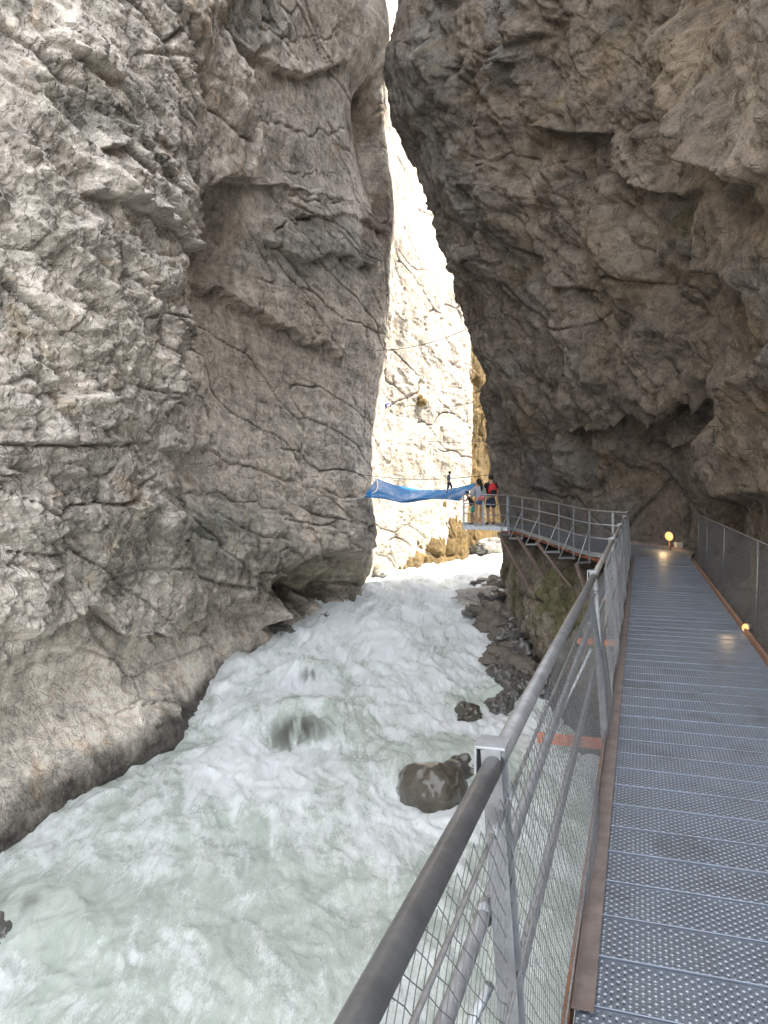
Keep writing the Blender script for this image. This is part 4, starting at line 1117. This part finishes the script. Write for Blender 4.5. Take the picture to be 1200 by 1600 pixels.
# viewing platform railing
prail = tag(empty('railing', (3, 27, .4)), 'grey steel railing of the viewing platform at the end of the walkway', 'railing')
A = Vector((4.30, 26.72, .38)); B = Vector((2.80, 27.0, .43)); C_ = Vector((3.05, 29.4, .43))
for z, r in ((1.1, .024), (.76, .016), (.4, .016)):
    MB().tube([A + Vector((0, 0, z)), B + Vector((0, 0, z)), C_ + Vector((0, 0, z))], r, 10).build('handrail' if z > 1 else 'middle_rail', M['galv'], prail, True)
for P in (A, A.lerp(B, .55), B, B.lerp(C_, .5), C_):
    MB().bar(P + Vector((0, 0, -.12)), P + Vector((0, 0, 1.1)), .07, .05, (0, 1, 0)).build('post', M['galv'], prail)
m = MB(); m.bar(A + Vector((0, -.06, -.07)), B + Vector((-.03, -.06, -.07)), .03, .14); m.bar(B + Vector((-.04, 0, -.07)), C_ + Vector((-.04, 0, -.07)), .03, .14)
m.build('edge_plate', M['galv'], prail)
MB().tube([A + Vector((-.0, -.44, -.25)), A + Vector((0, -.05, .58))], .018, 8).build('brace', M['galv'], prail, True)
m = MB()
for (P, Q) in ((A, B), (B, C_)):
    Ln = (Q - P).length
    for sg in (1, -1):
        k = -12
        while k * .075 < Ln + .8:
            pts = []
            for t in (.05, .4, .75, 1.08):
                s = k * .075 + sg * t * .6
                if 0 <= s <= Ln: pts.append(P.lerp(Q, s / Ln) + Vector((0, 0, t)))
            if len(pts) > 1: m.tube(pts, .0014, 3, False)
            k += 1
m.build('wire_net', M['dark_wire'], prail)

# ------------------------------------------------------------------ lamps
def glow(name, col, strength):
    t = NT(name)
    t.inp('Base Color', (.08, .06, .04)); t.inp('Emission Color', col)
    t.inp('Emission Strength', t.math('MULTIPLY_ADD', t.noise(t.pos(), 30, 2), strength * .5, strength * .75))
    return t.m
M['glow'] = glow('lit lamp glass', (1.0, 0.52, 0.16), 0.2)
M['concrete'] = plain('concrete', (0.36, 0.33, 0.28), 0.9)
M['lamp_body'] = metal('grey lamp housing', (0.25, 0.25, 0.25), 0.5, 0.5)
def floodlight(P, facing, label, power, rad=.125):
    root = tag(empty('floodlight', P), label, 'floodlight', 'lit floodlights beside the walkway')
    f = Vector(facing).normalized()
    m = MB(); c = P + Vector((0, 0, .42))
    n = 20; rings = [(0, rad), (.02, rad * 1.04), (-.05, rad * .98), (-.12, rad * .7), (-.16, rad * .3)]
    m.tube([c + f * .02, c + f * 0.0, c - f * .06, c - f * .13, c - f * .17], [rad * 1.05, rad * 1.05, rad, rad * .75, rad * .3], 24)
    hs_ = m.build('housing', M['lamp_body'], root, True)
    m = MB(); m.tube([c + f * .021, c + f * .035, c + f * .045], [rad * .98, rad * .8, rad * .3], 24); m.build('glass', M['glow'], hs_, True)
    m = MB().tube([P + Vector((0, 0, .0)), P + Vector((0, 0, .32))], .02, 8); m.build('bracket', M['rust'], root, True)
    d = bpy.data.lights.new('floodlight_bulb', 'POINT'); d.energy = power; d.color = (1.0, .66, .32); d.shadow_soft_size = .08
    l = bpy.data.objects.new('floodlight_bulb', d); COL.objects.link(l); l.location = c + f * .3
    return root
LP = at(1046, 862, 20.75)
floodlight(LP, (-.78, -.6, -.15), 'round lit floodlight in the rock bay at the walkway bend', 1.2)
bl = MB().box(LP + Vector((.22, -.05, .10)), (.09, 0, 0), (0, .09, 0), (0, 0, .16))
tag(bl.build('bollard', M['concrete'], bevel=.01), 'short pale concrete stub beside the round floodlight', 'bollard')
LP2 = edge(9.5) - N * (WD + .035) + Vector((0, 0, -.36))
floodlight(LP2, (-.92, -.35, .15), 'small lit floodlight low behind the right wire fence', .1, .05)

# ------------------------------------------------------------------ blue net over the river
def net_material():
    t = NT('blue knotted net')
    uvn = t.n('UVMap').outputs[0]
    sp = t.n('SeparateXYZ'); t.t.links.new(uvn, sp.inputs[0])
    def line(s, pitch, wdt):
        f = t.math('ABSOLUTE', t.math('SUBTRACT', t.math('FRACT', t.math('DIVIDE', s, pitch)), 0.5))
        return t.math('GREATER_THAN', f, 0.5 - wdt)
    u_, v_ = sp.outputs[0], sp.outputs[1]
    g = t.math('MAXIMUM', line(u_, .06, .26), line(v_, .06, .26))
    n = t.noise(t.pos(), 3, 5)
    t.inp('Base Color', t.mix(n, (0.003, 0.13, 0.36), (0.006, 0.20, 0.50))); t.inp('Roughness', .8); t.inp('Specular IOR Level', .1)
    tr = t.n('BsdfTransparent'); mx = t.n('MixShader')
    t.set(mx.inputs[0], g); t.t.links.new(tr.outputs[0], mx.inputs[1]); t.t.links.new(t.b.outputs[0], mx.inputs[2])
    t.t.links.new(mx.outputs[0], t.out.inputs[0])
    return t.m
M['net'] = net_material()
M['rope'] = plain('white rope', (0.72, 0.72, 0.70), .9)
nr_ = tag(empty('safety_net', (0, 31, 1.2)), 'blue climbing net slung across the gorge above the river', 'net')
near_e = [at(569, 776, 30.5), at(600, 779, 30), at(626, 784, 29.5), at(650, 780, 29), at(685, 779, 28.6), at(719, 782, 28.4)]
far_e = [at(588, 748, 33.5), at(612, 757, 34.5), at(635, 762, 35.5), at(665, 766, 36), at(700, 765, 36), at(745, 755, 34)]
a_ = curve([tuple(v) for v in near_e], 70); b2 = curve([tuple(v) for v in far_e], 70)
vs, uv = [], []
for i in range(70):
    for t in np.linspace(0, 1, 26):
        P = a_[i] * (1 - t) + b2[i] * t
        P = P + np.array((0, 0, -0.30 * math.sin(math.pi * t) * math.sin(math.pi * min(1, i / 60))))
        vs.append(P); uv.append((i * .085, t * 5.5))
net_o = link('netting', np_mesh('netting', vs, grid_faces(70, 26), True, None, uv), M['net'], nr_)
md = net_o.modifiers.new('thickness', 'SOLIDIFY'); md.thickness = .012
MB().tube([Vector(v) for v in a_], .018, 6).build('edge_rope', M['net'], nr_, True)
MB().tube([Vector(v) for v in b2], .018, 6).build('edge_rope', M['net'], nr_, True)
lft = [a_[0] * (1 - t) + b2[0] * t + np.array((0.25 * math.sin(math.pi * t), 0, -.12 * math.sin(math.pi * t))) for t in np.linspace(0, 1, 12)]
MB().tube([Vector(v) for v in lft], .035, 6).build('edge_rope', M['rope'], nr_, True)
MB().tube([Vector(a_[0]), Vector(a_[0]) + Vector((-.7, .2, -.15))], .02, 6).build('anchor_rope', M['rope'], nr_, True)
MB().tube([Vector(b2[0]), Vector(b2[0]) + Vector((-.7, .3, .2))], .02, 6).build('anchor_rope', M['rope'], nr_, True)
MB().tube([Vector(a_[-1]), Vector((3.0, 28.6, 1.5))], .02, 6).build('anchor_rope', M['rope'], nr_, True)

dgr = bpy.context.evaluated_depsgraph_get(); dgr.update()
def on_rock(px, py, gap=0.0, walls=('left_cliff', 'far_cliff', 'right_cliff')):
    """where the sight line through a pixel meets the rock, gap metres short of it"""
    o = Vector((0, 0, H)); d = (at(px, py, 10) - o).normalized(); st = o.copy()
    for _ in range(40):
        ok, loc, nrm, k, ob, mx = scene.ray_cast(dgr, st, d)
        if not ok: return at(px, py, 40)
        if ob.name in walls: return loc - d * gap
        st = loc + d * .02
    return at(px, py, 40)
def cable(p0, p1, sag, label, r=.012):
    a, b = Vector(p0), Vector(p1)
    pts = [a.lerp(b, t) - Vector((0, 0, sag * 4 * t * (1 - t))) for t in [i / 16 for i in range(17)]]
    tag(MB().tube(pts, r, 5).build('steel_cable', M['dark_wire'], None, True), label, 'cable', 'thin steel cables across the gorge')
cable(on_rock(588, 547), on_rock(742, 508), .25, 'thin steel cable slanting across the sunlit cliff, topmost of all')
cable(on_rock(657, 632), on_rock(775, 614), .3, 'thin steel cable beside the dark crevice on the sunlit cliff')
cable(on_rock(640, 686), on_rock(785, 686), .15, 'thin level steel cable midway between the crevice and the blue net')
cable(on_rock(560, 741), on_rock(795, 737), .25, 'thin steel cable just above the blue net')

# small blue marker on the far face
mk = tag(empty('marker_float', on_rock(606, 634, .3)), 'small blue and white float hanging by the crevice on the sunlit cliff', 'float')
c = on_rock(606, 634, .3)
M['blue'] = plain('blue plastic', (0.02, 0.03, 0.42), .4)
M['white'] = plain('white plastic', (0.75, 0.75, 0.75), .5)
MB().tube([c + Vector((-.17, 0, 0)), c + Vector((-.15, 0, 0)), c + Vector((.15, 0, 0.03)), c + Vector((.17, 0, .03))], [.06, .10, .10, .06], 14).build('body', M['blue'], mk, True)
MB().tube([c + Vector((-.06, 0, .004)), c + Vector((.12, 0, .02))], .103, 14).build('band', M['white'], mk, True)

# ------------------------------------------------------------------ people
M['skin'] = plain('skin', (0.42, 0.25, 0.17), .6, .1)
M['hair'] = plain('dark hair', (0.02, 0.015, 0.012), .5, .3, 60)
M['black'] = plain('black cloth', (0.018, 0.018, 0.022), .9)
M['navy'] = plain('dark blue cloth', (0.03, 0.04, 0.075), .9)
M['denim'] = plain('denim', (0.07, 0.12, 0.22), .9)
M['grey'] = plain('pale grey cloth', (0.34, 0.36, 0.42), .9)
M['slate'] = plain('slate cloth', (0.11, 0.125, 0.155), .9)
M['teal'] = plain('teal cloth', (0.05, 0.33, 0.26), .9)
M['red'] = plain('red fabric', (0.50, 0.03, 0.03), .7)
M['pink'] = plain('salmon fabric', (0.52, 0.16, 0.15), .8)
M['shoe'] = plain('shoes', (0.05, 0.045, 0.045), .7)
M['white_cloth'] = plain('white cloth', (0.7, 0.7, 0.7), .9)

def skin(name, verts, edges, radii, mat, parent, extra=None, sub=2):
    me = bpy.data.meshes.new('tmp'); me.from_pydata(verts, edges, [])
    o = bpy.data.objects.new('tmp', me); COL.objects.link(o)
    sk = o.modifiers.new('skin', 'SKIN'); sk.use_smooth_shade = True
    sv = me.skin_vertices[0].data if me.skin_vertices else None
    if sv is None:
        me.skin_vertices if False else None
    for i, r in enumerate(radii):
        r = r if hasattr(r, '__len__') else (r, r)
        me.skin_vertices[0].data[i].radius = r
    me.skin_vertices[0].data[0].use_root = True
    ss = o.modifiers.new('sub', 'SUBSURF'); ss.levels = sub; ss.render_levels = sub
    dg = bpy.context.evaluated_depsgraph_get(); dg.update()
    nm = bpy.data.meshes.new_from_object(o.evaluated_get(dg))
    bpy.data.objects.remove(o); bpy.data.meshes.remove(me)
    nm.name = name
    if extra is not None:                       # fingers and facial relief join the same mesh
        b0 = len(nm.vertices)
        V = [tuple(v.co) for v in nm.vertices] + [tuple(v) for v in extra.v]
        Fc = [tuple(q.vertices) for q in nm.polygons] + [tuple(b0 + k for k in f) for f in extra.f]
        n2 = bpy.data.meshes.new(name); n2.from_pydata(V, [], Fc); bpy.data.meshes.remove(nm); nm = n2
    nm.polygons.foreach_set('use_smooth', [True] * len(nm.polygons)); nm.update()
    return link(name, nm, mat, parent)

def person(P, height, yaw, label, pose, wear, group='people at the end of the walkway'):
    """pose: joint offsets in body space (x right, y forward, z up) for a figure 1.75 m tall"""
    root = tag(empty('person', P), label, 'person', group)
    k = height / 1.75
    c, s = math.cos(yaw), math.sin(yaw)
    def W(v): return Vector((P.x + k * (v[0] * c - v[1] * s), P.y + k * (v[0] * s + v[1] * c), P.z + k * v[2]))
    J = dict(pelvis=(0, 0, .95), waist=(0, .01, 1.08), chest=(0, .0, 1.28), neck=(0, .0, 1.46), skull=(0, .03, 1.56), crown=(0, .03, 1.68),
             ls=(-.17, 0, 1.40), le=(-.23, -.03, 1.13), lw=(-.24, .04, .89), lh=(-.24, .07, .80),
             rs=(.17, 0, 1.40), re=(.23, -.03, 1.13), rw=(.24, .04, .89), rh=(.24, .07, .80),
             lp=(-.09, 0, .92), lk=(-.10, .03, .50), la=(-.10, -.02, .09), lt=(-.11, .14, .04),
             rp=(.09, 0, .92), rk=(.10, .03, .50), ra=(.10, -.02, .09), rt=(.11, .14, .04))
    J.update({a: b for a, b in pose.items() if a != 'face'})
    names = list(J); ix = {n: i for i, n in enumerate(names)}
    rad = dict(pelvis=.125, waist=.115, chest=.14, neck=.055, skull=.088, crown=.075, ls=.062, le=.042, lw=.029, lh=.034, rs=.062, re=.042, rw=.029, rh=.034,
               lp=.088, lk=.056, la=.040, lt=.034, rp=.088, rk=.056, ra=.040, rt=.034)
    E = [('pelvis', 'waist'), ('waist', 'chest'), ('chest', 'neck'), ('neck', 'skull'), ('skull', 'crown'), ('chest', 'ls'), ('ls', 'le'), ('le', 'lw'), ('lw', 'lh'),
         ('chest', 'rs'), ('rs', 're'), ('re', 'rw'), ('rw', 'rh'), ('pelvis', 'lp'), ('lp', 'lk'), ('lk', 'la'), ('la', 'lt'), ('pelvis', 'rp'), ('rp', 'rk'), ('rk', 'ra'), ('ra', 'rt')]
    ex = MB()
    for h, wv, sg in (('lh', 'lw', 1), ('rh', 'rw', -1)):
        a, b = Vector(J[h]), Vector(J[wv]); d = (a - b).normalized(); sd = d.cross(Vector((sg, 0, 0.01))).normalized()
        for f, ln in ((-1.5, .062), (-.5, .074), (.5, .070), (1.5, .055)):
            q0 = a + sd * f * .016 + d * .01; q1 = q0 + d * ln * .55; q2 = q1 + d * ln * .4 + Vector((sg * .014, 0, 0))
            ex.tube([W(q0), W(q1), W(q2)], [k * .009, k * .008, k * .006], 6)
        th = a - d * .03 + sd * .03
        ex.tube([W(th), W(th + sd * .025 + d * .03), W(th + sd * .03 + d * .055)], [k * .011, k * .009, k * .007], 6)
    hd = Vector(J['skull']).lerp(Vector(J['crown']), .35); fw = Vector(pose.get('face', (0, 1, 0))).normalized(); rt = fw.cross(Vector((0, 0, 1))).normalized()
    ex.ball(W(hd + fw * .10 - Vector((0, 0, .02))), k * .016, k * .016, k * .024, 8, 6)                     # nose
    for sg in (-1, 1):
        ex.ball(W(hd + rt * .088 * sg - Vector((0, 0, .01))), k * .014, k * .02, k * .03, 8, 6)            # ears
        ex.ball(W(hd + rt * .032 * sg + fw * .088 + Vector((0, 0, .015))), k * .012, k * .012, k * .010, 8, 6)   # eyes
    ex.ball(W(hd + fw * .09 - Vector((0, 0, .062))), k * .022, k * .014, k * .008, 8, 6)                    # mouth
    body = skin('body', [W(J[n]) for n in names], [(ix[a], ix[b]) for a, b in E], [rad[n] * k for n in names], M[wear.get('skin', 'skin')], root, ex)
    def garment(name, chain, mat, grow=.022):
        ns = []; vs_, es_, rs_ = [], [], []
        for (n, v, r) in chain['v']: ns.append(n); vs_.append(W(v)); rs_.append((r + grow) * k)
        es_ = [(ns.index(a), ns.index(b)) for a, b in chain['e']]
        return skin(name, vs_, es_, rs_, M[mat], root)
    def mid(a, b, t): return tuple(Vector(J[a]).lerp(Vector(J[b]), t))
    sl = wear.get('sleeve', .55)
    top = dict(v=[('chest', J['chest'], .14), ('waist', J['waist'], .12), ('hem', mid('waist', 'pelvis', .75), .125), ('nk', mid('chest', 'neck', .55), .085),
                  ('ls', J['ls'], .066), ('l1', mid('ls', 'le', min(sl, 1)), .050), ('rs', J['rs'], .066), ('r1', mid('rs', 're', min(sl, 1)), .050)],
               e=[('chest', 'waist'), ('waist', 'hem'), ('chest', 'nk'), ('chest', 'ls'), ('ls', 'l1'), ('chest', 'rs'), ('rs', 'r1')])
    if sl > 1:
        top['v'] += [('l2', mid('le', 'lw', sl - 1), .036), ('r2', mid('re', 'rw', sl - 1), .036)]; top['e'] += [('l1', 'l2'), ('r1', 'r2')]
    garment('shirt', top, wear['top'])
    lg = wear.get('leg', .6)
    bot = dict(v=[('pelvis', J['pelvis'], .128), ('w', mid('pelvis', 'waist', .5), .118), ('lp', J['lp'], .092), ('l1', mid('lp', 'lk', min(lg, 1)), .074),
                  ('rp', J['rp'], .092), ('r1', mid('rp', 'rk', min(lg, 1)), .074)],
               e=[('pelvis', 'w'), ('pelvis', 'lp'), ('lp', 'l1'), ('pelvis', 'rp'), ('rp', 'r1')])
    if lg > 1:
        bot['v'] += [('l2', mid('lk', 'la', lg - 1), .048), ('r2', mid('rk', 'ra', lg - 1), .048)]; bot['e'] += [('l1', 'l2'), ('r1', 'r2')]
    garment('trousers' if lg > 1 else 'shorts', bot, wear['bottom'], .018)
    for a, t in (('la', 'lt'), ('ra', 'rt')):
        skin('shoe', [W(J[a]), W(mid(a, t, .35)), W(J[t]), W(tuple(Vector(J[t]) + Vector((0, .05, 0))))], [(0, 1), (1, 2), (2, 3)], [k * .05, k * .052, k * .046, k * .034], M[wear.get('shoe', 'shoe')], root)
    hm = MB()
    cr = Vector(J['skull']).lerp(Vector(J['crown']), .62)
    hm.ball(W(cr - fw * .022 + Vector((0, 0, .018))), k * .100, k * .108, k * .105, 16, 12)
    if wear.get('hair') == 'pony':
        hm.ball(W(cr - fw * .07 - Vector((0, 0, .06))), k * .085, k * .07, k * .11, 14, 10)
        hm.tube([W(cr - fw * .10), W(cr - fw * .15 - Vector((0, 0, .12))), W(cr - fw * .16 - Vector((0, 0, .28))), W(cr - fw * .14 - Vector((0, 0, .40)))], [k * .05, k * .06, k * .045, k * .012], 10)
    hm.build('hair', M['hair'], root, True)
    return root, W, J

PY = .42
mp = at(767, 815, 27.3); mp.z = PY
man, W, J = person(mp, 1.80, R(8), 'person in a black shirt and dark shorts seen from behind, wearing a red backpack',
    dict(lh=(-.20, .16, 1.02), lw=(-.23, .10, 1.02), le=(-.27, -.06, 1.15), face=(-.3, 1, 0)), dict(top='black', bottom='navy', sleeve=.6, leg=.85))
bp = tag(empty('backpack', W((0, -.2, 1.2))), 'red backpack worn by the person in the black shirt', 'backpack')
m = MB().ball(W((0, -.22, 1.22)), .155, .10, .23, 16, 12); bag_ = m.build('bag', M['red'], bp, True)
m = MB().ball(W((0, -.30, 1.13)), .11, .06, .11, 14, 10); m.build('pocket', M['black'], bag_, True)
for sg in (-1, 1):
    MB().tube([W((.09 * sg, -.17, 1.40)), W((.11 * sg, -.05, 1.49)), W((.12 * sg, .14, 1.40)), W((.11 * sg, .155, 1.2)), W((.12 * sg, .05, 1.02)), W((.09 * sg, -.15, 1.04))], .018, 6).build('strap', M['black'], bp, True)

wp = at(748, 819, 26.9); wp.z = PY - .01
woman, W, J = person(wp, 1.66, R(14), 'person with long dark hair, pale grey top and denim shorts, back turned',
    dict(lh=(-.24, .20, 1.05), lw=(-.25, .13, 1.03), le=(-.26, -.04, 1.14), rk=(.12, .05, .50), face=(-.5, 1, 0)),
    dict(top='grey', bottom='denim', sleeve=1.6, leg=.42, hair='pony', shoe='white_cloth'))
wb = MB().ball(W((.04, -.17, 1.02)), .13, .06, .085, 14, 10)
tag(wb.build('waist_bag', M['pink'], None, True), 'salmon waist bag on the back of the person in the pale top', 'bag')

kp = at(737, 812, 27.4); kp.z = PY
person(kp, 1.22, R(78), 'child in black top and teal shorts leaning on the platform railing',
    dict(pelvis=(0, -.10, .93), waist=(0, -.02, 1.07), chest=(0, .10, 1.27), neck=(0, .18, 1.44), skull=(0, .24, 1.54), crown=(0, .25, 1.66),
         ls=(-.16, .12, 1.38), le=(-.22, .32, 1.24), lw=(-.14, .52, 1.30), lh=(-.11, .60, 1.31), rs=(.16, .12, 1.38), re=(.22, .32, 1.24), rw=(.14, .52, 1.30), rh=(.11, .60, 1.31),
         lp=(-.09, -.10, .90), rp=(.09, -.10, .90), rk=(.10, .02, .50), ra=(.11, -.22, .12), rt=(.11, -.08, .05), la=(-.1, -.06, .09), lt=(-.1, .1, .04)),
    dict(top='black', bottom='teal', sleeve=.6, leg=.7))
npn = at(701, 771, 33.5)
person(npn, 0.98, R(-100), 'small figure in a slate shirt stepping across the blue net',
    dict(chest=(0, .03, 1.28), neck=(0, .06, 1.46), skull=(0, .10, 1.55), crown=(0, .11, 1.67), lk=(-.10, .22, .56), la=(-.10, .16, .14), lt=(-.1, .30, .10),
         rk=(.10, -.02, .50), ra=(.10, -.16, .08), rt=(.1, -.02, .03), rh=(.28, .16, .86), lh=(-.3, .1, .86)),
    dict(top='slate', bottom='navy', sleeve=1.5, leg=1.5), 'people at the end of the walkway')
